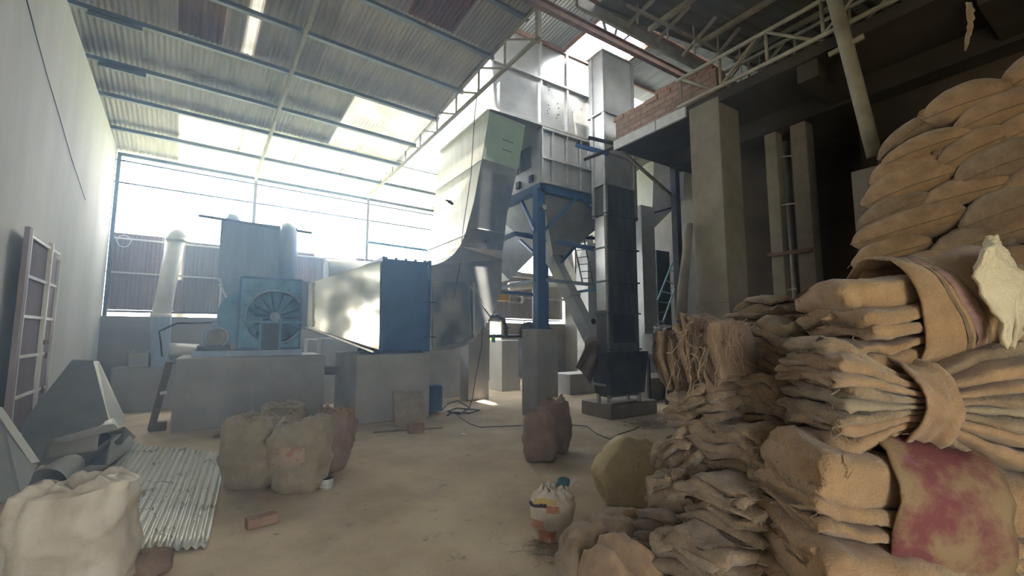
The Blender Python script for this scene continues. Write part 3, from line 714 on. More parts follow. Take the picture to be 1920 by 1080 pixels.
cr = [Q(812,527,DY-.02), Q(889,530,DY-.02), Q(889,634,DY-.02), Q(868,646,DY-.02), Q(845,653,DY-.02), Q(812,655,DY-.02)]
M('elbow_front', sidegrid(cr[0], cr[5], cr[2]+Vector((0,0,-.0)), cr[1], 12), M_crumple, el, smooth=True, label='crumpled mirror-bright front of the elbow')
lf = MB()
for i in range(n-1):
    lf.add([Ls[i], Ls[i+1], Ls[i+1]+Vector((0,dep[i+1],0)), Ls[i]+Vector((0,dep[i],0))], [(0,1,2,3)])
M('left_side', lf, M_cream_side, el)  # duller colour than the front holds back the glare on this side
rt_ = MB()
for i in range(len(Rs_)-1):
    rt_.add([Rs_[i], Rs_[i+1], Rs_[i+1]+Vector((0,depr[i+1],0)), Rs_[i]+Vector((0,depr[i],0))], [(0,1,2,3)])
bk_ = [Ls[i]+Vector((0,dep[i],0)) for i in range(n)] + [Rs_[i]+Vector((0,depr[i],0)) for i in range(len(Rs_))][::-1]
rt_.add(bk_, [tuple(range(len(bk_)))])
M('right_and_back', rt_, M_galv_dull, el)
e_ = Vector((-.01,-.01,0))
for (i, lab) in ((1,''),(3,''),(5,'')):
    M('seam_flange', MB().bar(Ls[i]+e_, Ls[i]+Vector((-.01,dep[i],0)), .03, .02), M_flange, el)
M('seam_flange', MB().bar(PE(876,425)+e_, PE(947,438)+e_, .015, .02), M_galv_dull, el)
M('seam_flange', MB().bar(Q(852,492,8.42)+e_, Q(922,590,8.42)+e_, .02, .02), M_flange, el)
M('seam_flange', MB().bar(Q(889,530,8.38)+e_*2, Q(890,628,8.38)+e_*2, .035, .02), M_white, el)
for px in (804, 809): M('end_flange', MB().bar(Q(px,497,DY-.03), Q(px,658,DY-.03), .025, .03), M_flange, el)
cab = [Q(898,150,7.05), Q(890,215,7.05), Q(883,330,7.4), Q(868,430,7.95), Q(862,500,8.15), Q(851,560,8.2)]
M('hanging_cable', MB().tube(cab, .008, 6), M_black, label='thin dark cable running down the front of the elbow duct', cat='cable')
vc = Q(848, 382, 7.9)
M('duct_valve', MB().cyl(vc, vc+Vector((-.12,-.1,0)), .03, 10).bar(vc+Vector((-.2,-.14,.0)), vc+Vector((-.06,-.08,.02)), .025), M_black, label='small black valve handle on the side of the tall duct', cat='valve')

# ---------------- tower: box, frame, hopper
TY = 7.1
tw = T('metal_tower', 'tall bright sheet-metal tower box with flanged panels, above the blue frame', 'tower', (6.2, 8.3, 4.7))
def zt(py, px=1013): return P(px, py, y=TY).z
tx0, tx1, tx2 = 4.08, 5.31, 8.0
zA, zB, zC, zD = 4.72, zt(295), 5.94, 7.78
M('upper_box', MB().box(tx0, TY, zC, tx2, TY+2.4, zD), M_galv, tw)
M('lower_box', MB().box(tx1, TY+.02, zA, tx2, TY+2.35, zC), M_galv_dull, tw)
def vfl(x, z0, z1, w=.05): M('stiffener', MB().box(x-w/2, TY-.05, z0, x+w/2, TY, z1), M_flange, tw)
for px in (1013, 1062, 1104, 1112): vfl(X(px, TY, 180), zC, zD)
vfl(tx0+.03, zC, zD)
for px in (1015, 1035, 1062, 1087, 1109): vfl(X(px, TY, 290), zA, zC, .035)
vfl(X(935,TY,180), zC, 6.55, .012)
for z_, xx in ((zC, tx0-.02), (zt(172,1062)+.05, tx0), (zB, tx1), (zA, tx1), (zC-.06, tx1)):
    M('flange_rail', MB().box(xx, TY-.07, z_-.025, tx2, TY, z_+.02), M_flange, tw)
M('flange_rail', MB().box(tx0-.06, TY-.05, zC-.03, tx0, TY+2.4, zC+.02), M_flange, tw)
M('left_tone_overlay', MB().box(tx0-.006, TY+.01, zC+.01, tx0-.001, TY+2.39, zD-.01), M_cream_side, tw)  # thin overlay added to tone down the overlit left face
for yy in (TY+.95, TY+1.55, TY+2.1): M('side_stiffener', MB().box(tx0-.06, yy, zC, tx0-.005, yy+.12, zD), M_bluegrey, tw)
for k, yy in enumerate((TY+.35, TY+.8)):
    M('inspection_window', MB().box(tx1-.02, yy, 5.15, tx1-.005, yy+.38, 5.62), M_darkmet, tw)
for yy in (TY+.25, TY+.75, TY+1.3): M('bolt_block', MB().box(tx1-.04, yy, 4.80, tx1, yy+.13, 4.95), M_black, tw)
random.seed(5)
rv = MB()
for k in range(26):
    px = random.choice((1028,1045,1075,1093)); p_ = P(px+random.uniform(-3,3), random.uniform(130,225), y=TY-.004)
    rv.cyl(p_, p_+Vector((0,-.008,0)), .012, 6)
M('rivets', rv, M_darkmet, tw)
fm = T('tower_frame', 'blue steel support frame with legs and braces under the metal tower', 'frame', (6.4, 8.3, 1.7))
def fb_(name, p, q, w=.12, h=None, m=M_blue): return M(name, MB().bar(p, q, w, h), m, fm)
fb_('ring_beam', (tx1, TY+.07, 4.62), (tx2, TY+.07, 4.62), .14, .18); fb_('ring_beam', (tx1+.05, TY, 4.62), (tx1+.05, TY+2.4, 4.62), .14, .18)
fb_('ring_beam', (tx1, TY+2.35, 4.62), (tx2, TY+2.35, 4.62), .14, .18); fb_('ring_beam', (tx2-.05, TY, 4.62), (tx2-.05, TY+2.4, 4.62), .14, .18)
legx = X(1013, TY+.07, 500); zp1 = P(1020,617,y=6.9).z
fb_('leg', (legx, TY+.1, zp1), (legx, TY+.1, 4.6), .20, .17)
M('foot_plate', MB().box(legx-.14, TY-.1, zp1, legx+.14, TY+.28, zp1+.03), M_blue, fm)
lzr = P(1041,622,x=LR.x).z; 
fb_('leg', (LR.x-.2, LR.y+.25, lzr), (LR.x-.2, LR.y+.25, 4.6), .13, .12)
z2 = P(900,616,y=9.6).z; lx2 = X(900, 9.8)
fb_('leg', (lx2, 9.8, z2), (lx2, 9.8, 4.6), .17, .15)
fb_('leg', (tx2-.05, TY+.1, 1.0), (tx2-.05, TY+.1, 4.6), .17, .15)
fb_('brace', P(966,352,y=8.3), P(1003,432,y=7.15), .07, .06); fb_('brace', P(1023,430,y=7.12), P(1085,368,y=7.12), .05, .05)
fb_('brace', P(1086,368,y=7.12), P(1122,405,y=7.12), .05, .05)
fb_('middle_beam', P(905,465,y=9.6), P(966,438,y=8.3), .06, .10); fb_('middle_beam', P(966,438,y=8.3), P(1120,468,y=7.2), .06, .10)
fb_('middle_beam', P(962,438,y=8.4), P(1120,447,y=7.9), .05, .07)
fb_('brace', P(975,450,y=8.2), P(1005,478,y=7.3), .06, .05); fb_('brace', P(1052,492,y=7.5), P(1078,463,y=7.5), .06, .05); fb_('brace', P(1041,478,y=7.9), P(1050,460,y=7.9), .05, .05)
fb_('low_beam', P(935,541,y=9.4), P(1003,525,y=7.2), .05, .07, M_bluegrey); fb_('low_beam', P(1023,525,y=7.2), P(1122,535,y=6.9), .05, .07, M_bluegrey)
fb_('low_beam', P(935,547,y=9.6), P(1003,553,y=8.6), .05, .07); fb_('low_beam', P(1075,549,y=8.2), P(1122,541,y=7.6), .05, .06, M_fan)
dx = P(1021, 388, y=TY-.1)
ga = T('pressure_gauge', 'round white dial gauge on the front blue tower leg', 'gauge', dx)
M('case', MB().cyl(dx+Vector((0,.0,0)), dx+Vector((0,.08,0)), .055, 24), M_darkmet, ga)
M('dial', MB().cyl(dx+Vector((0,-.006,0)), dx, .05, 24), M_white, ga)
M('needle', MB().bar(dx+Vector((-.03,-.008,0)), dx+Vector((.035,-.008,.004)), .006, .004), M_black, ga)
hp = T('hopper', 'funnel-shaped sheet metal hopper hanging inside the blue tower frame', 'hopper', (6.6, 8.3, 2.9))
tr = [Vector((tx1+.15,TY+.17,4.6)), Vector((tx2-.15,TY+.17,4.6)), Vector((tx2-.15,TY+2.25,4.6)), Vector((tx1+.15,TY+2.25,4.6))]
ob = P(1040, 480, y=8.0)
br_ = [ob+Vector((-.17,-.15,0)), ob+Vector((.17,-.15,0)), ob+Vector((.17,.17,0)), ob+Vector((-.17,.17,0))]
M('cone', MB().hexa(br_, tr), M_galv_dull, hp)
M('outlet', MB().hexa([v+Vector((0,0,-.18)) for v in br_], br_), M_steel_paint, hp)
chx = T('chute', 'pale slanting sheet metal chute from the hopper down to the elevator foot', 'chute', ob)
cA = P(1036, 484, y=7.85); cB = P(1118, 652, y=6.75)
M('casing', MB().bar(cA, cB, .30, .24), M_galv, chx, bevel=.006)
mid = cA.lerp(cB, .45)
M('joint_flange', MB().bar(mid, cA.lerp(cB, .47), .34, .28), M_flange, chx)
M('hatch', MB().cyl(cA.lerp(cB,.78)+Vector((.05,-.17,.1)), cA.lerp(cB,.78)+Vector((.05,-.19,.1)), .06, 14), M_darkmet, chx)
# second bigger hopper and drum behind
h2 = T('rear_hopper', 'large dull grey funnel hopper behind the elbow duct and blue leg', 'hopper', (8.2, 11.2, 2.6))
def H2(px, py): return P(px, py, y=10.6)
fa = [H2(880,395), H2(1035,395), H2(1010,470), H2(955,525), H2(912,480)]
M('cone', MB().hexa(fa, [v+Vector((.1,1.0,0)) for v in fa]), M_galv_dull, h2)
rh2 = T('side_hopper', 'triangular pale hopper wall between the chute and the thin ladder', 'hopper', P(1080,520,y=10.0))
fa = [P(1050,455,y=10.0), P(1112,440,y=10.0), P(1112,520,y=10.0), P(1088,530,y=10.0)]
M('cone', MB().hexa(fa, [v+Vector((0,.8,0)) for v in fa]), M_sheetlight, rh2)
sd = P(1103, 470, y=9.4)
M('white_duct', MB().box(X(1102,9.4,500), 9.4, 0.0, X(1135,9.4,500), 9.9, P(1110,455,y=9.4).z), M_galv_dull, label='upright pale duct left of the elevator, behind the chute', cat='duct')
rl = T('thin_ladder', 'thin dark steel ladder beside the chute under the blue beam', 'ladder', P(1095,530,y=9.2))
for a_, b_ in (((1073,440),(1092,530)), ((1093,440),(1112,532))): M('rail', MB().bar(P(*a_,y=9.2), P(*b_,y=9.2), .03), M_darkmet, rl)
for k in range(5):
    t = (k+.4)/5; M('rung', MB().bar(P(1078+14*t,465+65*t,y=9.2), P(1098+14*t,462+68*t,y=9.2), .02), M_darkmet, rl)
# horizontal pipes behind
cpp = T('cream_pipe', 'cream horizontal pipe behind the blue tower leg', 'pipe', P(1030,530,y=11.4))
M('pipe', MB().cyl(P(955,537,y=11.4), P(1112,524,y=11.4), .13, 16), M_white, cpp, smooth=True)
for px in (1000, 1096):
    c_ = P(px, 533, y=11.4); M('leg', MB().box(c_.x-.03, 11.37, 0, c_.x+.03, 11.43, c_.z), M_steel_paint, cpp)

# ---------------- elevator
ev = T('bucket_elevator', 'tall rectangular metal bucket elevator rising through the roof hole', 'elevator', (6.55, 6.4, .27))
ex0, ex1, ey0, ey1 = 6.13, 6.98, 6.08, 6.40
secs = [.40, 1.30, 2.0, 2.62, 3.28, 3.95, 4.55, 5.2]
for i in range(len(secs)-1):
    M('casing_section', MB().box(ex0, ey0, secs[i], ex1, ey1, secs[i+1]), M_elev if i < 6 else M_galv_dull, ev, bevel=.004)
    M('section_flange', MB().box(ex0-.035, ey0-.035, secs[i+1]-.02, ex1+.035, ey1+.02, secs[i+1]+.01), M_elev if i < 5 else M_flange, ev)
for i, (z0, z1) in enumerate(((5.2, 6.05), (6.05, 7.35))):
    M('casing_section', MB().box(ex0, ey0, z0, ex1, ey1+.1, z1), M_galv if i == 0 else M_galv_dull, ev, bevel=.004)
    M('section_flange', MB().box(ex0-.04, ey0-.04, z1-.03, ex1+.04, ey1+.12, z1), M_flange, ev)
for x, y in ((ex0, ey0), (ex1, ey0), (ex0, ey1)): M('corner_angle', MB().box(x-.03, y-.03, 3.9, x+.03, y+.03, 7.35), M_flange, ev)
for x, y in ((ex0, ey0),): M('corner_angle', MB().box(x-.02, y-.02, .4, x+.02, y+.02, 3.9), M_steel_paint, ev)
M('side_strip', MB().box(ex0-.012, ey0+.04, 2.05, ex0-.002, ey1-.03, 3.9), M_galv, ev, label='bright inset strip on the left side')
M('access_door', MB().box(ex0+.14, ey0-.03, 1.42, ex1-.14, ey0-.005, 2.0), M_darkmet, ev)
M('boot', MB().hexa([(ex0-.02,ey0-.05,.45),(ex1+.05,ey0-.05,.45),(ex1+.05,ey1+.05,.45),(ex0-.02,ey1+.05,.45)],[(ex0-.1,ey0-.05,1.25),(ex1+.2,ey0-.05,1.25),(ex1+.2,ey1+.1,1.25),(ex0-.1,ey1+.1,1.25)]), M_darkmet, ev)
M('inlet_spout', MB().hexa([P(1118,650,y=6.75),P(1118,700,y=6.7),P(1140,720,y=6.4),P(1140,650,y=6.4)],[v+Vector((.0,.3,0)) for v in (P(1118,650,y=6.75),P(1118,700,y=6.7),P(1140,720,y=6.4),P(1140,650,y=6.4))]), M_galv_dull, ev)
for (x, y) in ((ex0+.02, ey0+.03), (ex0+.02, ey1), (ex1-.02, ey0+.03), (ex1-.02, ey1)): M('foot_leg', MB().box(x-.03, y-.03, .27, x+.03, y+.03, .5), M_flange, ev)
M('foot_rail', MB().box(ex0-.13, ey0-.02, .62, ex0-.10, ey1, .66), M_flange, ev)
M('wall_duct', MB().box(X(1202,7.6,400), 7.6, 1.2, X(1226,7.6,400), 8.1, 4.95), M_galv_dull, label='tall plain grey duct standing right behind the elevator', cat='duct')
wd = T('storage_hopper', 'cream funnel-shaped bin seen under the slab to the right of the elevator', 'hopper', P(1255,400,y=7.9))
fa = [P(1226,300,y=7.9), P(1282,300,y=7.9), P(1282,372,y=7.9), P(1222,432,y=7.9)]
M('cone', MB().hexa(fa, [v+Vector((.2,.8,.05)) for v in fa]), M_sheetlight, wd)
M('angle_brace', MB().bar(P(1232,342,y=7.8), P(1275,384,y=7.8), .05), M_darkmet, wd)
M('angle_brace', MB().bar(P(1226,399,y=7.8), P(1275,385,y=7.8), .05), M_darkmet, wd)
# dark duct behind, drum and stand
M('rear_duct', MB().box(X(1228,8.6,400), 8.6, 0, X(1252,8.6,400), 9.0, P(1240,470,y=8.6).z), M_darkmet, label='dark upright duct behind the aqua ladder', cat='duct')
al = T('ladder', 'aqua metal ladder leaning to the right of the elevator', 'ladder', P(1232,625,y=7.9))
def Lp(px, py): return P(px, py, y=7.9)
M('rail', MB().bar(Lp(1213,612), Lp(1270,470), .03, .04), M_aqua, al); M('rail', MB().bar(Lp(1243,604), Lp(1283,490), .03, .04), M_aqua, al)
for k in range(7):
    t = k/7+.04; M('rung', MB().bar(Lp(1213+57*t,612-142*t), Lp(1243+40*t,606-116*t), .025), M_aqua, al)
dm = T('cleaning_drum', 'dark round machine drum on legs to the right of the elevator base', 'machine', P(1232,748,y=7.0)*1)
dc = P(1232, 655, y=6.9)
dm.location.z = 0; ORG[dm.name] = Vector(dm.location)
M('drum', MB().cyl(dc+Vector((-.05,0,0)), dc+Vector((.75,0,0)), .30, 28), M_darkmet, dm, smooth=False, bevel=.02)
M('top_hood', MB().box(dc.x-.1, dc.y-.25, dc.z+.10, dc.x+.6, dc.y+.3, dc.z+.34), M_darkmet, dm, bevel=.03)
M('pale_panel', MB().box(dc.x-.27, dc.y-.1, dc.z-.1, dc.x-.08, dc.y+.2, dc.z+.36), M_sheetlight, dm)
for (xx, yy) in ((-.02,-.25),(.6,-.25),(-.02,.25),(.6,.25)): M('leg', MB().box(dc.x+xx-.03, dc.y+yy-.03, 0, dc.x+xx+.03, dc.y+yy+.03, dc.z-.15), M_darkmet, dm)
bm = MB(); random.seed(12)
for k in range(8):
    c = dc+Vector((random.uniform(-.05,.3), random.uniform(-.15,.1), .40+random.uniform(0,.1)))
    bm.tube([c, c+Vector((random.uniform(-.15,.15), -.05, random.uniform(.03,.12))), c+Vector((random.uniform(-.2,.2), -.1, random.uniform(-.06,.1)))], .035, 7)
M('white_cloth', bm, M_white, smooth=True, label='crumpled grey-white cloth lying on the dark drum machine', cat='cloth')

# ---------------- tank behind the fan
KY = 11.0
tk = T('settling_tank', 'blue-grey sheet steel tank with a hopper bottom behind the fan', 'tank', (X(480,KY), KY, 0))
kx0, kx1 = X(411,KY,470), X(556,KY,470); kz1 = Z(418,KY,480); kz0 = Z(525,KY,480)
M('body', MB().box(kx0, KY, kz0, kx1, KY+.9, kz1), M_bluegrey, tk, bevel=.01)
M('hopper', MB().hexa([(kx0+.55,KY+.3,1.5),(kx0+.85,KY+.3,1.5),(kx0+.85,KY+.6,1.5),(kx0+.55,KY+.6,1.5)], [(kx0+.05,KY,kz0),(kx1-.05,KY,kz0),(kx1-.05,KY+.9,kz0),(kx0+.05,KY+.9,kz0)]), M_bluegrey, tk)
M('edge_strip', MB().bar(Q(411,532,KY-.03), Q(436,580,KY-.03), .08, .03), M_white, tk)
M('long_bar', MB().bar(Q(372,404,KY-.05), Q(585,437,KY-.05), .04, .05), M_purlin, tk)
M('rear_pipe', MB().tube([(X(437,KY+.4,400), KY+1.0, kz0), (X(437,KY+.4,400), KY+1.0, Z(392,KY,437)), (X(437,KY+.4,400), KY+.99, Z(383,KY,437))], [.15,.15,.10], 18), M_bluegrey, tk, smooth=True)
cpx = X(540, KY-.25, 480)
M('front_pipe', MB().tube([(cpx, KY-.22, Z(528,KY,540)), (cpx, KY-.22, Z(455,KY,540)), (cpx-.01, KY-.2, Z(440,KY,540)), (cpx-.02, KY-.05, Z(432,KY,540)), (cpx-.02, KY+.1, Z(430,KY,540))], [.185,.185,.18,.165,.15], 20), M_bluegrey, tk, smooth=True, label='thick blue-grey pipe bending into the tank front')
M('down_pipe', MB().cyl((X(422,KY+.2,600), KY+.3, 0), (X(422,KY+.2,600), KY+.3, kz0), .13, 16), M_bluegrey, tk, smooth=True)
# white round duct behind the tapering duct
rd = T('round_duct', 'short white round duct with a cut end above the tapering duct', 'duct', Q(640,500,11.2))
M('barrel', MB().cyl(Q(612,512,11.2), Q(700,515,11.2), .33, 28), M_white, rd, smooth=True)
rq = Q(660,512,11.2); M('support_leg', MB().box(rq.x-.05, 11.15, P(620,634,y=10.9).z, rq.x+.05, 11.25, rq.z-.25), M_steel_paint, rd)
M('end_lid', MB().cyl(Q(611,512,11.2), Q(612.5,512,11.2), .34, 28), M_sheetlight, rd)
# slanting white pipe on the low plinth by the far wall
WY = 12.1
wz = P(225,690,y=11.9).z
sp = T('slanting_pipe', 'large white pipe slanting up from a blue-grey boot by the far wall', 'pipe', (X(300,WY), WY, wz))
a0, a1, a2 = Q(302,592,WY), Q(330,450,WY), Q(341,436,WY+.6)
M('pipe', MB().tube([a0, a1], .165, 20), M_white, sp, smooth=True)
M('upper_bend', MB().tube([a1, a1.lerp(a2,.5)+Vector((0,0,.05)), a2, a2+Vector((0.03,.25,.25))], .17, 20), M_white, sp, smooth=True)
for p_ in (a0, a1): M('collar', MB().cyl(p_-Vector((0,0,.03)), p_+Vector((0,0,.05)), .19, 20), M_white, sp, smooth=True)
M('boot', MB().hexa([(X(287,WY,690)-.02,WY-.2,wz),(X(312,WY,690)+.04,WY-.2,wz),(X(312,WY,690)+.04,WY+.2,wz),(X(287,WY,690)-.02,WY+.2,wz)],
    [a0+Vector((-.16,-.16,-.03)), a0+Vector((.17,-.16,-.03)), a0+Vector((.17,.16,-.03)), a0+Vector((-.16,.16,-.03))]), M_bluegrey, sp)
M('boot_flange', MB().box(X(283,WY,618), WY-.24, Z(619,WY,300)-.01, X(316,WY,618), WY+.24, Z(619,WY,300)+.02), M_bluegrey, sp)
M('floor_pipe', MB().cyl(Q(316,655,WY), Q(372,657,WY), .14, 16), M_white, sp, smooth=True, label='short pale horizontal branch pipe')
gb = T('gearbox', 'small grey gearbox with a round cover left of the slanting pipe boot', 'gearbox', (X(262,WY-.1), WY-.1, wz))
gz1 = Z(662,WY-.1,260)
M('case', MB().box(X(241,WY-.1,680), WY-.15, wz, X(279,WY-.1,680), WY+.15, gz1), M_conc, gb, bevel=.015)
M('round_cover', MB().cyl((X(259,WY-.1,680), WY-.18, (wz+gz1)/2), (X(259,WY-.1,680), WY-.14, (wz+gz1)/2), .06, 18), M_bluegrey, gb)
for px in (239, 249, 276): M('cap', MB().cyl((X(px,WY-.1,655), WY, gz1), (X(px,WY-.1,655), WY, gz1+.06), .04, 12), M_conc, gb)
# brown horizontal pipe between the plinths, small blue box
M('floor_pipe', MB().cyl(Q(600,694,9.8), Q(665,694,9.8), .10, 16), M_rust, smooth=True, label='rusty horizontal pipe between the two large plinths', cat='pipe')
bb = P(634, 768, z=0)
M('blue_crate', MB().box(bb.x-.0, bb.y, 0, bb.x+.22, bb.y+.25, .26), M_blue, bevel=.01, label='small blue box on the floor between the two large plinths', cat='box')
# radiator beside the filter plinth
ra = P(817, 776, z=0)
rd_ = T('radiator', 'dark blue ribbed radiator standing against the filter box plinth', 'radiator', (ra.x, ra.y, 0))
rw = P(828,740,y=ra.y).x - P(806,740,y=ra.y).x
rz = P(817, 723, y=ra.y).z
M('core', MB().box(ra.x-rw/2, ra.y, .05, ra.x+rw/2, ra.y+.3, rz), M_blue, rd_)
for k in range(12): M('rib', MB().box(ra.x-rw/2-.01, ra.y-.02, .07+k*(rz-.1)/12, ra.x+rw/2+.01, ra.y+.3, .085+k*(rz-.1)/12), M_darkmet, rd_)
# pipework by the doorway
pw = T('flanged_pipe', 'dark flanged pipe bending down beside the bright doorway', 'pipe', P(930,640,y=9.9))
pts = [Q(910,592,9.9), Q(932,593,9.9), Q(943,598,9.9), Q(948,612,9.9), Q(949,632,9.9)]
M('bend', MB().tube(pts, .055, 12), M_darkmet, pw, smooth=True)
for p_, d_ in ((Q(933,593,9.9),'x'), (Q(949,615,9.9),'z')):
    dd = Vector((.02,0,0)) if d_ == 'x' else Vector((0,0,.02))
    M('flange', MB().cyl(p_-dd, p_+dd, .085, 14), M_darkmet, pw)
M('cross_pipe', MB().cyl(Q(917,630,9.9), Q(982,631,9.9), .045, 12), M_darkmet, pw, smooth=True)
M('valve', MB().cyl(Q(925,631,9.85), Q(925,642,9.85), .05, 10), M_fan, pw, label='pale blue valve')
bw = T('blower', 'dark round blower casing behind the front concrete pier', 'blower', Q(988,640,9.6))
M('casing', MB().cyl(Q(992,622,9.5), Q(992,622,9.9), .26, 28), M_darkmet, bw)
M('foot', MB().box(Q(992,622,9.5).x-.1, 9.55, Q(992,650,9.5).z-.8, Q(992,622,9.5).x+.1, 9.85, Q(992,622,9.5).z-.2), M_darkmet, bw)
yh = T('hoist', 'yellow hoist body with a grey motor behind the duct tip', 'hoist', Q(945,560,11.0))
M('body', MB().box(X(930,11.0,560), 11.0, Z(564,11,940), X(955,11.0,560), 11.25, Z(551,11,940)), M_yellowp, yh, bevel=.02)
M('motor', MB().cyl(Q(955,562,11.1), Q(977,562,11.1), .10, 14), M_steel_paint, yh, smooth=True)
M('end_cap', MB().cyl(Q(974,562,11.08), Q(979,562,11.08), .11, 14), M_white, yh, smooth=True)
M('carrying_rail', MB().bar(Q(925,547,11.1), Q(985,549,11.1), .05, .06), M_bluegrey, yh)
hq = Q(940,548,11.1); M('wall_bracket', MB().bar(hq, hq+Vector((0,1.25,.02)), .05, .06), M_bluegrey, yh)
# little stacked grate on floor by far wall, standing thin pipe
gr = T('floor_grate', 'dark steel grate leaning low against the far wall behind the piers', 'grate', P(1055,716,z=0))
for k in range(6): M('bar', MB().bar(P(1044+k*5,716,y=12.0), P(1047+k*5,700,y=12.1), .03), M_darkmet, gr)
M('frame', MB().bar(P(1042,700,y=12.1), P(1072,698,y=12.1), .03).bar(P(1042,717,y=12.0), P(1072,715,y=12.0), .03), M_darkmet, gr)
tp = P(983, 742, z=0)
M('thin_pipe', MB().cyl((tp.x, tp.y, 0), (tp.x, tp.y, P(983,600,y=tp.y).z), .022, 8), M_sheetlight, smooth=True, label='thin pale upright pipe left of the front concrete pier', cat='pipe')

# ================================================================== sacks
def nz(v, s=1.0): return noise.noise(Vector(v) * s)

def lying_sack(p, q, w, h, mtl, label, seed, sag=0.0, group='full burlap sacks in the tall stack', cat='sack', seam=True, across=None):
    """full sack lying between its two seam ends p, q; w wide across, h thick"""
    random.seed(seed)
    p = Vector(p); q = Vector(q); c = (p+q)/2; ax = (q-p); Ln = ax.length; ax.normalize()
    side = (across or Vector((0,0,1)).cross(ax)).normalized(); up = ax.cross(side).normalized()
    if up.z < 0: up = -up
    t = T('burlap_sack', label, cat, c, group)
    o = Vector((seed*3.17, seed*1.3, 0))
    tw_ = random.uniform(-.2, .2); pk = random.uniform(2.2, 3.2)
    def f(a, b):
        s = 2*a-1; th = 2*math.pi*b
        e = max(0, 1-abs(s)**pk)
        H = h*.5*(.10 + .90*e**.55); W = w*.5*(.80+.20*e**.8) * (1-.12*abs(s)**4)
        cs, sn = math.cos(th), math.sin(th)
        y = W*math.copysign(abs(cs)**.72, cs); z = H*math.copysign(abs(sn)**.85, sn)
        fold = .012*math.sin(th*6+seed)*abs(s)**2.5
        z += fold + tw_*.04*s*y/W
        z += -sag*(s*s)*h
        v = c + ax*(s*Ln/2*(1+.05*(abs(cs)**3)*abs(s))) + side*y + up*z
        n = nz(v+o, 5)*.017 + nz(v+o, 13)*.006 + nz(v+o, 32)*.003
        r = (side*y + up*(z)); r = r.normalized() if r.length > 1e-6 else up
        return v + r*n*(.5+.5*e)
    mb = MB().grid(f, 30, 26)
    n = 31
    mb.f = []
    # rows in a (nu) closed over b
    mb = MB()
    vs = [f(i/34, j/26) for i in range(35) for j in range(26)]
    fs = [(i*26+j, i*26+(j+1)%26, (i+1)*26+(j+1)%26, (i+1)*26+j) for i in range(34) for j in range(26)]
    fs += [tuple(range(26))[::-1], tuple(range(34*26, 35*26))]
    mb.add(vs, fs)
    M('sack_body', mb, mtl, t, smooth=True)
    if seam:
        jj = 0 if side.dot(Vector((-1, 0, 0))) > 0 else 13
        pts = [f(i/16, jj/26 + .06) + side*(.004 if jj == 0 else -.004) for i in range(17)]
        M('stitched_seam', MB().tube(pts, .0045, 5), M_burlap_d, t, smooth=True)
    e = MB()
    for k in range(7):
        b0 = f(0 if k % 2 else 1, random.random())
        e.tube([b0, b0+Vector((random.uniform(-.02,.02), random.uniform(-.02,.02), -.01)), b0+Vector((random.uniform(-.04,.03), random.uniform(-.04,.04), -.035))], .003, 4)
    M('loose_threads', e, M_burlap_g, t)
    return t

# tall stack on the right: (left tip px,py, right tip px,py, thickness px)
SX = 4.9
stack = [
 ((1868,163),(2010,80), 62, 'topmost visible sack of the tall stack, cut by the right photo edge'),
 ((1724,212),(1892,150), 62, 'second highest sack of the stack, plump and pale on the crest'),
 ((1640,292),(1752,206), 36, 'sack drooping steeply down the left crest of the stack'),
 ((1786,232),(1962,160), 60, 'sack with a long seam below the crest at the right edge'),
 ((1652,300),(1815,236), 44, 'slanting sack just under the drooping one on the left crest'),
 ((1858,262),(2000,195), 60, 'sack with a knotted round mouth near the right edge'),
 ((1626,338),(1758,282), 54, 'short sack with dented left end, third row of the left crest'),
 ((1752,302),(1895,236), 58, 'sack in the upper middle of the stack beneath the long-seamed one'),
 ((1782,330),(1965,262), 66, 'large pointed sack with a clean seam at right of the stack'),
 ((1610,372),(1792,302), 64, 'large pointed sack jutting out at left with a flat seam'),
 ((1868,362),(2010,300), 60, 'sack at the right edge below the large pointed one'),
 ((1606,416),(1738,358), 48, 'sack with a frayed left tip, middle left of the stack'),
 ((1722,376),(1892,330), 52, 'long sack with a crumpled left mouth in the stack middle'),
 ((1592,448),(1802,384), 56, 'longest sharply pointed sack reaching furthest left'),
 ((1792,414),(1975,348), 66, 'plump sack with a tied left ear on the right of the stack'),
 ((1870,432),(2010,392), 48, 'sack at the right edge over the white folded cloth'),
 ((1594,490),(1734,442), 50, 'short rounded sack with a tuft of twine, lower left'),
 ((1728,478),(1895,422), 52, 'smooth grey-brown sack right of the tufted one'),
 ((1610,532),(1806,470), 52, 'long sack with dark stitched seam at the stack bottom left'),
 ((1795,520),(1960,466), 62, 'sack with a dark open mouth low on the right'),
 ((1700,566),(1900,516), 52, 'lowest visible sack, just above the orange bundle'),
]
for i, (a, b, th, lab) in enumerate(stack):
    off = random.Random(i).uniform(-.04, .04)
    pa, pb_ = P(*a, x=SX+off), P(*b, x=SX+off)
    m_ = ((a[0]+b[0])/2, (a[1]+b[1])/2)
    hh = (P(m_[0], m_[1]-th/2, x=SX).z - P(m_[0], m_[1]+th/2, x=SX).z)
    inn = Vector((.22, 0, 0))
    lying_sack(pa+inn, pb_+inn, .52, hh*1.16, [M_burlap, M_burlap, M_burlap_g][i % 3 if i % 5 else 0], 'tan burlap ' + lab, 100+i, sag=.12)
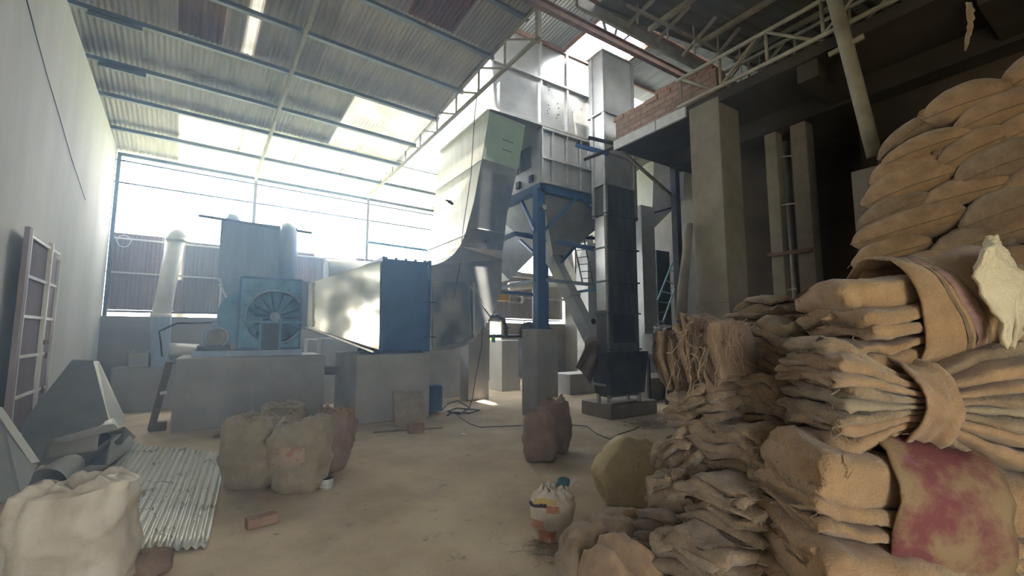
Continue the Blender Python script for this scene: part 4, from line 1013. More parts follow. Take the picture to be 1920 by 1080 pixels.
for i, (px, py, r) in enumerate(((1755,276,9),(1733,213,13),(1887,256,15),(1890,152,8),(1795,398,11),(1757,284,10),(1806,480,17))):
    c = P(px, py, x=SX-.01); rr = r*c.length/FPX*.5
    mb = MB(); random.seed(40+i)
    for k in range(5):
        a0_ = random.uniform(0, 6.28)
        mb.tube([c+Vector((0, math.cos(a0_+t*.9)*rr*(.3+.13*k), math.sin(a0_+t*.9)*rr*(.3+.13*k))) for t in range(6)], rr*.13, 6)
    mb.cyl(c+Vector((.0,0,0)), c+Vector((.1,0,0)), rr*.6, 12)
    M('tied_sack_mouth', mb, M_burlap, smooth=True, label='gathered and tied sack mouth poking from the tall stack, ' + ['upper middle','on the left crest','round one near the right edge','on the top crest','small one beside the plump sack','beside the long seamed sack','dark one over the orange bundle'][i], cat='sack mouth')
# hidden lower rows carrying the stack
base = stack[-1]
zlow = 1.62
k = 0
z = .13
while z < 1.75:
    for y in (.75, 1.55):
        lying_sack((SX+.22, y+.42, z), (SX+.22, y-.42, z), .52, .235, M_burlap, 'tan burlap sack low in the tall stack, hidden behind the tied bundles', 200+k, seam=False, group='hidden sacks under the tall stack')
        k += 1
    z += .205

# ---- bundles of folded empty sacks tied round the middle
def frame(ax):
    ax = Vector(ax).normalized()
    side = Vector((0,0,1)).cross(ax).normalized()
    return ax, side, ax.cross(side).normalized()

def bundle(center, ax, L, Wd, Ht, N, label, seed, mtl=None, tie=0.0, tie_w=.12, pinch=.55, fan=1.15, roll=0.0, band=True, band_mat=None, group=None,
           ripple=.010, threads=10, bulge=0, lmats=None, wav=1.0, weights=None, crump=1.0, end=0, stripes=()):
    random.seed(seed)
    mtl = mtl or M_burlap_g
    c = Vector(center); ax, side, up = frame(ax)
    if roll:
        rm = Matrix.Rotation(R(roll), 3, ax); side = rm @ side; up = rm @ up
    t = T('sack_bundle', label, 'sack bundle', c - up*Ht/2, group)
    def g(s):
        d = min(1, abs(s-tie)/.75); return d*d*(3-2*d)
    o = Vector((seed*2.3, 0, seed))
    wts = list(weights or [random.uniform(.75, 1.3) for _ in range(N)]); sw = sum(wts); zed = [(sum(wts[:k])+wts[k]/2)/sw*2-1 for k in range(N)]
    phc = random.uniform(0, 6.28)
    for i in range(N):
        u = zed[i]; t0 = Ht*wts[i]/sw
        rnd = math.sqrt(max(.12, 1-.78*u*u))
        s0 = -1 - random.uniform(-.05,.09); s1 = 1 + random.uniform(-.05,.09)
        ph = random.uniform(0, 6.28); k2 = random.uniform(1.5, 3.2); curl = random.uniform(-.5, .9)
        yo = random.uniform(-.07,.07)*Wd; wr = random.uniform(.88, 1.08)
        NA, NB = 44, 22
        def f(a, b):
            s = s0+(s1-s0)*a; th = 2*math.pi*b; G = g(s)
            zc = u*Ht/2*(pinch+(fan-pinch)*G)
            W = Wd/2*rnd*wr*(.72+.28*G)
            e = max(0, min(1, (1.0-abs(2*a-1))*14)); e = math.sqrt(e)
            tt = t0*.60*(pinch+(fan-pinch)*G)*(.55+.45*e)*1.02
            cs, sn = math.cos(th), math.sin(th)
            y = W*math.copysign(abs(cs)**.62, cs)
            z = zc + tt*math.copysign(abs(sn)**.5, sn)
            z += wav*ripple*math.sin(k2*y/Wd*4+phc+s*1.7)*G + wav*.35*ripple*math.sin(y/Wd*15+phc+i*.9)*G*G
            z += .018*curl*G*G*G - .05*G*G*(1 if u < 0 else .3)*abs(u)
            v = c + ax*(s*L/2) + side*(y+yo*G) + up*z
            v += up*nz(v+o+Vector((0,0,i*.7)), 9)*.016*G*wav + side*nz(v+o+Vector((i*.9,0,0)), 11)*.022*G
            v += (up*nz(v+o, 38) + side*nz(v-o, 35))*.006
            en = max(0, abs(s)-.72)/.28
            v += (up*nz(v+o, 21)*.020 + side*nz(v-o, 24)*.016 + ax*nz(v+o+Vector((5,0,i)), 16)*.035)*min(1, en)*crump
            return v
        mb = MB()
        vs = [f(ii/NA, jj/NB) for ii in range(NA+1) for jj in range(NB)]
        fs = [(ii*NB+j, ii*NB+(j+1)%NB, (ii+1)*NB+(j+1)%NB, (ii+1)*NB+j) for ii in range(NA) for j in range(NB)]
        fs += [tuple(range(NB))[::-1], tuple(range(NA*NB, (NA+1)*NB))]
        mb.add(vs, fs)
        mm = mtl if not lmats else lmats[i % len(lmats)]
        M('folded_sack', mb, mm, t, smooth=True)
    if band:
        bm_ = band_mat or mtl
        hb, wb_ = Ht*pinch*.62+.022+bulge, Wd*.5*.72+.03+bulge
        def fb(a, b):
            s = (tie + (a-.5)*2*tie_w); th = 2*math.pi*b
            v = c + ax*(s*L/2) + side*(wb_*math.cos(th)) + up*((hb+ (0.06*Ht)*(abs(a-.5)*2)**2)*math.sin(th))
            n = nz(v+o, 7)*.025 + nz(v*1.0+o, 18)*.010 + .006*math.sin(a*14+nz(v, 5)*6)
            return v + (side*math.cos(th)+up*math.sin(th))*n
        mb = MB(); NB = 30; NA = 12
        vs = [fb(i/NA, j/NB) for i in range(NA+1) for j in range(NB)]
        mb.add(vs, [(i*NB+j, i*NB+(j+1)%NB, (i+1)*NB+(j+1)%NB, (i+1)*NB+j) for i in range(NA) for j in range(NB)])
        M('tie_band', mb, bm_, t, smooth=True, solid=.008, label='band of twisted burlap' if not band_mat else 'wrapped burlap band')
        for (sa, sw_, sm_) in stripes:
            def fs2(u_, w_):
                b_ = w_; a_ = sa + sw_*u_ - .22*math.sin(2*math.pi*b_+.4)*.6
                v = fb(a_, b_); th = 2*math.pi*b_
                return v + (side*math.cos(th)+up*math.sin(th))*.007
            M('printed_stripe', MB().grid(fs2, 3, 40), sm_, t, smooth=True, label='printed stripe')
    if threads:
        mb = MB()
        for k in range(threads):
            e = 1 if random.random() < .3 else -1
            b0 = c + ax*(e*L/2*random.uniform(.85,1.03)) + side*random.uniform(-.4,.4)*Wd + up*random.uniform(-.5,.5)*Ht
            pts = [b0]
            for _ in range(4): pts.append(pts[-1]+Vector((random.uniform(-.03,.03), random.uniform(-.03,.03), random.uniform(-.04,.015))))
            mb.tube(pts, .0022, 4)
        M('loose_threads', mb, M_burlap_g, t, kind='stuff')
    return t

fwd = Vector((math.sin(YAW), math.cos(YAW), 0)); rgt = Vector((math.cos(YAW), -math.sin(YAW), 0))
def C(px, py, d): return P(px, py, d=d)
def mix(a, b, t_): return Vector(a)*(1-t_)+Vector(b)*t_

# big bundles at the right edge, near the camera (placed by the middle of their left end)
def from_left(px, py, d, ax_, L_):
    return C(px, py, d) + Vector(ax_).normalized()*L_/2
ax1 = rgt+fwd*-.10+Vector((0,0,.07)); ax2 = rgt+fwd*-.10+Vector((0,0,-.04)); ax3 = rgt+fwd*-.06+Vector((0,0,-.17)); ax4 = rgt+fwd*-.05+Vector((0,0,-.12))
bundle(from_left(1552, 606, 2.08, ax1, .86), ax1, .86, .54, .37, 5, 'large orange-tan bundle with a printed stripe, top of the right-hand pile', 11, M_burlap_o,
       tie=.02, tie_w=.50, pinch=.96, fan=.98, band_mat=M_burlap_o, bulge=.035, weights=(.22,.12,.16,.18,.32), threads=24, crump=1.2,
       stripes=((.26,.035,M_burlap_d),(.33,.09,mat('faded_purple_stripe', (.20,.115,.13), (.30,.19,.15), .95, scale=30, bump=.3)),(.45,.03,M_burlap_d)))
bundle(from_left(1515, 742, 1.90, ax2, .94), ax2, .94, .54, .43, 9, 'big bundle fanning out both sides of a narrow band, second from top at right', 12, M_burlap,
       tie=-.24, tie_w=.15, pinch=.52, fan=1.22, band_mat=M_burlap, lmats=[M_burlap_g, M_burlap, M_burlap, M_burlap_g, M_burlap_s], threads=24, crump=1.6, end=1)
bundle(from_left(1478, 905, 1.84, ax3, .90), ax3, .90, .54, .37, 5, 'bundle wrapped in purple-stained burlap, third from the top at right', 13, M_burlap_o,
       tie=-.02, tie_w=.44, pinch=.95, fan=1.03, band_mat=M_stain, bulge=.035, weights=(.10,.13,.13,.16,.48), threads=40, crump=1.5)
bundle(from_left(1462, 1062, 1.78, ax4, .84), ax4, .84, .54, .38, 4, 'lowest orange-tan bundle of the right-hand pile, cut by the bottom edge', 14, M_burlap_o,
       tie=.35, tie_w=.42, pinch=.9, fan=1.0, band_mat=M_burlap_g, bulge=.03, weights=(.15,.15,.2,.5), threads=16, crump=1.2)
# hidden support bundle
bundle(C(1700, 1300, 1.86), rgt, 1.0, .6, .30, 6, 'bundle on the floor under the right-hand pile, below the photo edge', 15, M_burlap_g, tie=0)
# flap over the top bundle and upright folded cloth
def cloth(name, corners, n, amp, mtl, label, cat, seed, solid=.008, sc_=4):
    a, b, c_, d = [Vector(v) for v in corners]
    nrm = (b-a).cross(d-a).normalized()
    def f(u, v):
        q_ = a.lerp(b, u).lerp(d.lerp(c_, u), v)
        return q_ + nrm*(nz(q_+Vector((seed,0,0)), sc_)*amp + nz(q_+Vector((0,seed,0)), sc_*3)*amp*.35) + Vector((0,0,1))*nz(q_+Vector((0,0,seed)), sc_*1.5)*amp*.4
    return M(name, MB().grid(f, n, n), mtl, smooth=True, solid=solid, label=label, cat=cat)
cloth('burlap_flap', [C(1540,590,2.0), C(1640,486,2.25), C(1745,512,2.15), C(1700,560,1.98)], 20, .05, M_burlap_o, 'pointed orange flap of burlap folded over the top right bundle', 'cloth', 3)
# printed stripes on the top bundle
vf = mat('pale_folded_burlap', (.66,.58,.42), (.52,.44,.30), .95, scale=5, bump=.5, bscale=120, sheen=.3)
fold = T('folded_cloth', 'pale upright folded burlap standing against the tall stack at the far right', 'cloth', C(1870, 640, 1.95))
for k, (a_, b_, c_, d_) in enumerate((((1852,470),(1868,440),(1895,520),(1868,655)), ((1868,440),(1888,448),(1912,560),(1885,670)), ((1884,448),(1896,470),(1918,600),(1900,690)))):
    v = [C(*a_, 1.72+.03*k), C(*b_, 1.78+.03*k), C(*c_, 1.76+.03*k), C(*d_, 1.70+.03*k)]
    nrm = (v[1]-v[0]).cross(v[3]-v[0]).normalized()
    M('fold', MB().grid(lambda u, w: v[0].lerp(v[1],u).lerp(v[3].lerp(v[2],u), w)+nrm*(.03*math.sin(w*5+k)+nz(Vector((u*2,w*3,k)),2)*.03), 10, 16), vf, fold, smooth=True, solid=.016)

# middle column of bundles seen end-on
e2 = mix(rgt, fwd, .35)
mid = [
 (1345,668,2.55, .62,.46,.44,10,'dark round bundle seen end-on with long stringy folds, above the yellow sack', M_burlap_d, 78, -.35),
 (1490,655,2.45, .60,.44,.30,8,'folded bundle wedged between the stringy bundle and the right-hand pile', M_burlap_g, 10, -.5),
 (1455,603,2.75, .70,.45,.24,7,'flat bundle on top of the middle pile in front of the slender columns', M_burlap_g, -8, -.2),
 (1450,760,2.35, .62,.50,.34,8,'bundle with wavy fold edges in the middle pile, below the wedged one', M_burlap_g, 4, -.3),
 (1335,775,2.50, .55,.44,.26,6,'small bundle with looped fold ends under the stringy bundle', M_burlap_g, -18, -.3),
 (1420,850,2.25, .66,.50,.34,8,'bundle with dark side folds, centre of the middle pile', M_burlap_g, 0, -.35),
 (1300,850,2.50, .52,.42,.26,6,'dark pleated bundle right behind the yellow-cream sack', M_burlap_g, -30, -.2),
 (1305,925,2.42, .58,.46,.34,7,'rounded pleated bundle lying in front of the yellow-cream sack', M_burlap_g, -40, -.2),
 (1415,950,2.12, .70,.52,.34,8,'shaggy bundle with tangled edges in the lower middle pile', M_burlap_g, -6, -.4),
 (1370,1050,2.05, .70,.54,.36,7,'broad bundle at the bottom edge in the middle pile', M_burlap_g, -8, -.35),
]
for i, (px, py, d, L_, W_, H_, N_, lab, m_, rl_, tie_) in enumerate(mid):
    ax_ = mix(rgt, fwd, .30 if i else .25) + Vector((0,0,.12 if i in (6,7) else .02))
    bundle(C(px+25, py, d+.12), ax_, L_, W_, H_, N_, lab, 30+i, m_, tie=-tie_, tie_w=.12, pinch=.6, fan=1.12, roll=rl_, ripple=.013, threads=26,
           band=(i in (0,4,7)), wav=1.5, crump=.9, end=1)
# stringy loops on the dark bundle
mb = MB(); random.seed(77)
for k in range(40):
    c0_ = C(random.uniform(1262,1400), random.uniform(600,680), 2.32+random.uniform(-.03,.05))
    pts = [c0_]
    dr = Vector((random.uniform(-.02,.02), 0, random.uniform(-.035,.01)))
    for _ in range(6): pts.append(pts[-1]+dr+Vector((random.uniform(-.018,.018), random.uniform(-.012,.012), random.uniform(-.018,.018))))
    mb.tube(pts, .0022, 4)
M('twine_tangle', mb, M_burlap_g, smooth=True, kind='stuff', label='tangle of loose jute strings over the dark end-on bundle', cat='string')

# sacks on the floor in front of the pile
def blob(name, c, rx, ry, rz_, mtl, label, cat, seed, amp=.05, sq_=.75, rot=0, tilt=0, wr=.5, parent=None, seg=48, tieup=None):
    c = Vector(c); rm = Matrix.Rotation(R(rot), 3, 'Z') @ Matrix.Rotation(R(tilt), 3, 'Y')
    o = Vector((seed*1.7, seed*.6, seed*2.1))
    def f(a, b):
        th = 2*math.pi*a; ph = math.pi*(b-.5)
        ct, st_, cp_, sp_ = math.cos(th), math.sin(th), math.cos(ph), math.sin(ph)
        g_ = lambda v, e: math.copysign(abs(v)**e, v)
        v = Vector((rx*g_(ct,sq_)*g_(cp_,sq_), ry*g_(st_,sq_)*g_(cp_,sq_), rz_*g_(sp_,sq_)))
        n = nz(v+o, 2.5)*amp + nz(v+o, 7)*amp*wr + nz(v+o, 18)*amp*.25
        rid = abs(nz(Vector((th*1.2+seed, sp_*1.2, seed)), 1.6)); n += (.5-rid)*amp*.5
        v = v + v.normalized()*n
        v = rm @ v + c
        if v.z < .004: v.z = .004 + (v.z)*.0
        return v
    mb = MB(); vs = [f(i/seg, max(.0, min(1, j/(seg//2)))) for j in range(seg//2+1) for i in range(seg)]
    mb.add(vs, [(j*seg+i, j*seg+(i+1)%seg, (j+1)*seg+(i+1)%seg, (j+1)*seg+i) for j in range(seg//2) for i in range(seg)])
    return M(name, mb, mtl, parent, smooth=True, label=label, cat=cat) if parent is None else M(name, mb, mtl, parent, smooth=True)

yc = P(1165, 940, z=0)
ys = T('woven_sack', 'fat cream-yellow woven plastic sack slumped against the pile of bundles', 'sack', (yc.x, yc.y, 0))
blob('sack_body', (yc.x+.10, yc.y-.04, .25), .35, .28, .34, M_poly, None, None, 5, amp=.045, wr=1.0, sq_=.88, rot=-20, tilt=28, parent=ys)
mb = MB(); random.seed(3)
top = P(1215, 838, y=yc.y+.15)
for k in range(30):
    b0 = top+Vector((random.uniform(-.22,.14), random.uniform(-.05,.1), random.uniform(-.02,.02)))
    mb.tube([b0, b0+Vector((random.uniform(-.05,.05),0,.02)), b0+Vector((random.uniform(-.08,.08),-.03,random.uniform(-.03,.02)))], .003, 4)
M('frayed_mouth', mb, M_burlap_g, ys, kind='stuff')
def standing(c, w, dpt, h, mtl, label, seed, rim='roll', cat='sack', rot=0, group=None, bulge=.08, lean=(0,0), name='standing_sack', neck=.75, seg=56):
    random.seed(seed)
    c = Vector(c); t = T(name, label, cat, (c.x, c.y, 0), group); o = Vector((seed*1.9, seed*.7, 0)); rm = Matrix.Rotation(R(rot), 3, 'Z')
    NV = 34
    def f(a, b):
        th = 2*math.pi*a; ct, st_ = math.cos(th), math.sin(th)
        g_ = lambda v, e: math.copysign(abs(v)**e, v)
        prof = (.86 + .14*math.sin(min(1, b*1.6)*math.pi/2)) * (1+bulge*math.sin(math.pi*b)) * (1-(1-neck)*max(0, (b-.72)/.28)**1.5)
        if b < .05: prof *= .9+2*b
        x = w/2*prof*g_(ct, .72); y = dpt/2*prof*g_(st_, .72); z = h*b
        z += h*.05*nz(Vector((th*.9+seed, 0, seed)), 1.2)*b*b*2
        v = Vector((x, y, z)); n = nz(v+o, 3.5)*.045+nz(v+o, 9)*.022+nz(v+o, 22)*.008 + .018*(max(0, 1-abs(nz(v+o, 4))*5)) - .02*(max(0, 1-abs(nz(v-o, 3))*7))
        pl = .016*math.sin(th*9+seed+3*nz(v, 3))*max(0, b-.7)/.3
        v += Vector((ct, st_, 0))*(n+pl)
        v += Vector((lean[0]*b, lean[1]*b, 0))
        v = rm @ v; v.z = max(v.z, .003)
        return Vector((c.x, c.y, 0)) + v
    mb = MB(); vs = [f(i/seg, j/NV) for j in range(NV+1) for i in range(seg)]
    mb.add(vs, [(j*seg+i, j*seg+(i+1)%seg, (j+1)*seg+(i+1)%seg, (j+1)*seg+i) for j in range(NV) for i in range(seg)] + [tuple(range(seg))[::-1]])
    M('sack_body', mb, mtl, t, smooth=True)
    # crumpled mouth: ring turned in with folds
    ctr = sum((f(i/seg, 1) for i in range(seg)), Vector())/seg
    def g2(a, b):
        th = 2*math.pi*a; r0 = f(a, 1); v = r0.lerp(ctr, b*.97)
        hh = .05*math.sin(b*math.pi)*(1.1+.7*nz(Vector((th*1.3, b*3, seed)), 1.5)) - .06*b + .05*nz(Vector((math.cos(th)*2, math.sin(th)*2, b*2+seed)), 2)*math.sin(b*math.pi)
        return v + Vector((0,0,hh + .02*math.sin(th*7+seed+b*5)*math.sin(b*math.pi)))
    mb = MB(); vs = [g2(i/seg, j/12) for j in range(13) for i in range(seg)]
    mb.add(vs, [(j*seg+i, j*seg+(i+1)%seg, (j+1)*seg+(i+1)%seg, (j+1)*seg+i) for j in range(12) for i in range(seg)] + [tuple(range(12*seg, 13*seg))])
    M('crumpled_mouth', mb, mtl, t, smooth=True)
    for q_ in range(1 if rim else 0):
        pts = []
        for i in range(15):
            a_ = (i/14*.45 + q_*.5 + seed*.13) % 1
            v = f(a_, 1).lerp(ctr, .25+.3*q_); pts.append(v + Vector((0,0,.035+.03*math.sin(i*1.1+seed)+.02*q_)))
        M('rolled_edge', MB().tube(pts, [.004+.009*math.sin(i/14*math.pi) for i in range(15)], 8), mtl, t, smooth=True)
    return t, f

def foot(px, py): return P(px, py, z=0)
# left group
g1 = 'open burlap sacks standing by the corrugated sheet'
a = foot(470, 920)
s1_, f1 = standing((a.x+.01, a.y+.22, 0), .60, .46, .68, M_burlap_s, 'pale burlap sack standing leftmost in the group by the corrugated sheet', 1, rot=-33, group=g1, neck=.82)
a = foot(560, 925)
s2_, f2_ = standing((a.x+.02, a.y+.17, 0), .58, .44, .68, M_burlap_s, 'burlap sack with faint red print, front right of the group by the corrugated sheet', 2, rot=-25, group=g1, neck=.8, lean=(.03,0))
a = foot(617, 895)
s3_, f3 = standing((a.x+.02, a.y+.32, 0), .50, .42, .66, M_burlap_r, 'browner burlap sack leaning outwards behind the printed one', 3, rot=-20, group=g1, neck=.8, lean=(.08,.0))
a = foot(545, 890)
s4_, f4 = standing((a.x-.05, a.y+.52, 0), .5, .42, .70, M_burlap_s, 'burlap sack at the back of the group, only its rumpled mouth showing', 4, rot=-10, group=g1, neck=.85)
# faded print on sack 2
pr = MB()
def onsack(px, py, yy): return P(px, py, y=yy)
M('faded_print', MB().grid(lambda u, v: f2_(.62+u*.16, .42+v*.28)+Vector((-.002,-.006,0)), 8, 6), mat('red_ink_fade', (.36,.27,.20), (.34,.17,.12), .95, scale=16, lo=.40, hi=.5, detail=2, bump=.4, bscale=110), s2_, smooth=True, label='faded red stencil print')
a = foot(612, 915)
tn = T('tin_can', 'small whitish tin standing beside the browner sack', 'tin', (a.x, a.y, 0))
M('body', MB().cyl((a.x, a.y, 0), (a.x, a.y, .10), .065, 20), M_sheetlight, tn)
for z_ in (.03, .07, .10): M('rib', MB().cyl((a.x, a.y, z_-.006), (a.x, a.y, z_), .07, 20), M_white, tn)
# brick
b0 = foot(478, 990)
bk = MB().box(-.115, -.055, 0, .115, .055, .075)
rm = Matrix.Rotation(R(10), 3, 'Z'); bk.v = [rm @ v + Vector((b0.x+.05, b0.y+.05, 0)) for v in bk.v]
M('loose_brick', bk, M_redbrick, bevel=.008, label='single brown brick lying on the open floor', cat='brick')
# centre pair
a = foot(1012, 868)
standing((a.x+.08, a.y+.10, 0), .40, .32, .57, M_burlap_r, 'reddish-brown burlap sack, front one of the pair in mid floor', 6, rot=-35, group='pair of sacks in mid floor', neck=.7)
a = foot(1040, 855)
standing((a.x+.16, a.y+.20, 0), .42, .34, .66, M_burlap_r, 'taller brown burlap sack, back one of the pair in mid floor', 7, rot=-35, group='pair of sacks in mid floor', neck=.8)
cloth('paper_sheet', [foot(1004,835)+Vector((-.08,.1,0.0)), foot(1004,835)+Vector((0,.1,.0)), P(996,805,y=4.95), P(984,800,y=5.0)], 6, .01, M_whitesack, 'small pale cloth corner leaning behind the front mid-floor sack', 'cloth', 8)
# leaning bag by the filter plinth
a0, a1, b1, b0_ = P(742,800,z=.02), P(803,805,z=.02), P(792,733,y=7.95), P(737,735,y=7.95)
lb = T('leaning_bag', 'flat dusty woven bag leaning on the filter box plinth, weighed by a brick', 'bag', (a0+a1)/2)
def lf_(u, v, off):
    q_ = a0.lerp(a1, u).lerp(b0_.lerp(b1, u), v)
    bl = math.sin(u*math.pi)**.5*math.sin(min(1, v*1.02)*math.pi)**.5
    return q_ + Vector((-.25,-1,.15)).normalized()*(off*.07*bl) + Vector((0,0,nz(q_, 9)*.02)) + Vector((0,-1,0))*nz(q_, 6)*.03
M('front', MB().grid(lambda u, v: lf_(u, v, 1), 16, 16), M_burlap_s, lb, smooth=True)
M('back', MB().grid(lambda u, v: lf_(u, v, -.3), 16, 16), M_burlap_s, lb, smooth=True)
a = foot(780, 812)
M('loose_brick', MB().box(a.x-.12, a.y-.02, 0, a.x+.13, a.y+.10, .15), M_redbrick, bevel=.006, label='dark brick standing in front of the leaning bag', cat='brick')
a, b = foot(700, 812), foot(830, 803)
M('wood_stick', MB().bar(a+Vector((0,0,.012)), b+Vector((0,0,.012)), .022, .022), M_wood, label='thin dark stick lying before the leaning bag', cat='stick')
a, b = foot(403, 822), foot(443, 820)
M('wood_plank', MB().bar(a+Vector((0,.1,.015)), b+Vector((0,.1,.015)), .14, .03), M_wood, label='short dark plank lying in front of the large plinth', cat='plank')
# leaning strut
a, b = foot(283, 808), P(318, 678, y=9.1)
ls = T('leaning_strut', 'weathered wooden strut leaning on the left end of the large plinth', 'strut', a)
M('post', MB().bar(a+Vector((0,0,.02)), b, .09, .05), M_wood, ls)
M('foot_block', MB().box(a.x-.02, a.y-.1, 0, a.x+.2, a.y+.06, .14), M_wood, ls)
M('clamp', MB().bar(P(300,738,y=9.1), P(313,735,y=9.1), .03, .05), M_white, ls)
# cables on floor
random.seed(8)
pts = [foot(*q)+Vector((0,0,.012)) for q in [(828,770),(840,758),(858,752),(880,765),(862,778),(840,772),(856,766),(900,770),(880,776),(850,774),(835,782)]]
pts2 = []
for i in range(len(pts)-1):
    for k in range(4): pts2.append(pts[i].lerp(pts[i+1], k/4))
M('coiled_cable', MB().tube(pts2, .014, 8), M_black, smooth=True, label='black cable coiled on the floor beside the radiator', cat='cable')
pts = [foot(*q)+Vector((0,0,.008)) for q in [(855,776),(865,785),(880,795),(900,802),(950,800),(990,798),(1068,797),(1100,800),(1120,815),(1145,825),(1160,815),(1190,806),(1198,800)]]
M('trailing_cable', MB().tube(pts, .007, 6), M_black, smooth=True, label='thin black cable trailing across the floor behind the mid-floor sacks', cat='cable')
pts = [P(886,745,y=8.9), P(893,700,y=8.9), P(903,650,y=8.9), P(905,600,y=8.9)]; pts = [foot(880,768)+Vector((0,0,.01))]+pts
M('rising_cable', MB().tube(pts, .009, 6), M_black, smooth=True, label='black cable rising from the floor coil past the slim pier', cat='cable')
wl = foot(868, 815)
M('white_disc', MB().cyl(wl, wl+Vector((0,0,.015)), .045, 14), M_white, label='tiny white disc lying on the floor in front of the cables', cat='disc')
# straw heap near the dark post
mb = MB(); random.seed(31)
for k in range(160):
    c_ = foot(random.gauss(1225, 20), random.gauss(797, 4)) + Vector((0,0,random.uniform(.0,.06)))
    a_ = random.uniform(0, 6.28); l = random.uniform(.05,.14)
    mb.tube([c_, c_+Vector((math.cos(a_)*l, math.sin(a_)*l, random.uniform(-.0,.03)))], .004, 4)
M('straw_heap', mb, M_burlap_g, kind='stuff', label='small heap of jute scraps on the floor near the dark post', cat='scraps')

# printed white-orange sack at the front of the pile
pc = foot(1045, 1022)
ps, pf = standing((pc.x+.07, pc.y+.14, 0), .33, .28, .33, M_whitesack, 'small white plastic sack with orange and yellow print at the tip of the pile', 21, rot=-48, neck=.72, name='printed_sack')
def patch(u0, u1, v0, v1, m_, nm, lab): M(nm, MB().grid(lambda u, v: pf((u0+(u1-u0)*u) % 1, v0+(v1-v0)*v) + (pf((u0+(u1-u0)*u) % 1, .5)-Vector((pc.x+.07, pc.y+.14, .2))).normalized()*.004, 8, 6), m_, ps, smooth=True, label=lab)
patch(.62, .79, .84, .95, M_yellow, 'yellow_print', 'yellow printed corner')
patch(.56, .74, .78, .85, M_ink, 'dark_print', 'dark lettering strip')
patch(.74, .80, .68, .82, M_orange, 'orange_print', 'orange printed tab')
patch(.60, .73, .34, .52, M_orange, 'orange_print', 'orange printed block')
patch(.68, .78, .05, .30, M_orange, 'orange_print', 'orange print near the base')
tc_ = P(1057, 905, y=pc.y+.12)
blob('teal_cloth', tc_, .06, .05, .05, M_teal, 'teal cloth knot in the mouth of the printed sack', 'cloth', 3, amp=.04, seg=24)
M('plastic_ear', MB().tube([P(1068,915,y=pc.y+.12), P(1073,903,y=pc.y+.12), P(1080,898,y=pc.y+.12)], [.012,.02,.028], 10), M_whitesack, smooth=True, label='cream knotted plastic ear sticking up from the printed sack', cat='sack mouth')
# floor bundles in front
a = foot(1085, 1040)
def drape(c, ax_, L_, r, mtl, lab, seed, fr_=.5):
    """slumped sack body with long draped folds"""
    c = Vector(c); ax_, sd, up_ = frame(ax_); o = Vector((seed, seed*.3, 0))
    def f(a_, b_):
        s = 2*a_-1; th = 2*math.pi*b_
        e = max(0.02, 1-abs(s)**3.2)**.5
        rr = r*e*(1+.13*math.sin(s*9+seed+2.2*nz(Vector((s*2, math.cos(th), math.sin(th)))+o, 1)) + .10*nz(Vector((s*4, math.cos(th)*1.5, math.sin(th)*1.5))+o, 1.6))
        v = c + ax_*(s*L_/2) + sd*(rr*1.15*math.cos(th)) + up_*(rr*.95*math.sin(th))
        rd0 = 1-abs(nz(v*1.0+o, 4.5))*2.2; k_ = nz(v+o, 8)*.025 + nz(v+o, 22)*.012 + max(0, rd0)**3*.035
        v += (sd*math.cos(th)+up_*math.sin(th))*k_
        v.z = max(v.z, .004)
        return v
    NA, NB = 56, 40
    mb = MB(); vs = [f(i/NA, j/NB) for i in range(NA+1) for j in range(NB)]
    mb.add(vs, [(i*NB+j, i*NB+(j+1)%NB, (i+1)*NB+(j+1)%NB, (i+1)*NB+j) for i in range(NA) for j in range(NB)]+[tuple(range(NB))[::-1], tuple(range(NA*NB, (NA+1)*NB))])
    t = T('slumped_sack', lab, 'sack', (c.x, c.y, 0))
    M('sack_body', mb, mtl, t, smooth=True)
    return t
drape(C(1145,1040,2.75)*1, rgt*.8+fwd*.55+Vector((0,0,.10)), .76, .22, M_burlap_g, 'grey-brown slumped sack with draped folds, front left tip of the pile', 5)
w1 = drape(C(1190,1110,2.40)*1, rgt*.95+fwd*.35, .56, .25, M_burlap, 'rounded orange-brown tied sack at the bottom centre of the pile', 9)
bundle(foot(1270,1130)+Vector((.12,.22,.26)), rgt*.8+fwd*.4, .60, .44, .36, 6, 'crumpled bundle at the bottom edge right of the rounded sack', 60, M_burlap, tie=.3, pinch=.7, fan=1.1, roll=-20, threads=20, band=False, wav=1.5)
bundle(C(1310, 1010, 2.5), rgt*.8+fwd*.5, .62, .46, .34, 8, 'bundle filling the gap behind the rounded front sack', 61, M_burlap_d, tie=.3, pinch=.7, fan=1.1, roll=-10, threads=8, band=False)
mb = MB(); random.seed(51)
for k in range(70):
    c_ = foot(random.gauss(1020, 22), random.gauss(1030, 12)) + Vector((0,0,.006)); a_ = random.uniform(0, 6.28)
    pts = [c_]
    for _ in range(3): a_ += random.uniform(-.7,.7); pts.append(pts[-1]+Vector((math.cos(a_)*.035, math.sin(a_)*.035, random.uniform(-.003,.006))))
    mb.tube(pts, .002, 4)
M('jute_threads', mb, M_burlap_g, kind='stuff', label='loose jute threads on the floor at the tip of the pile', cat='threads')
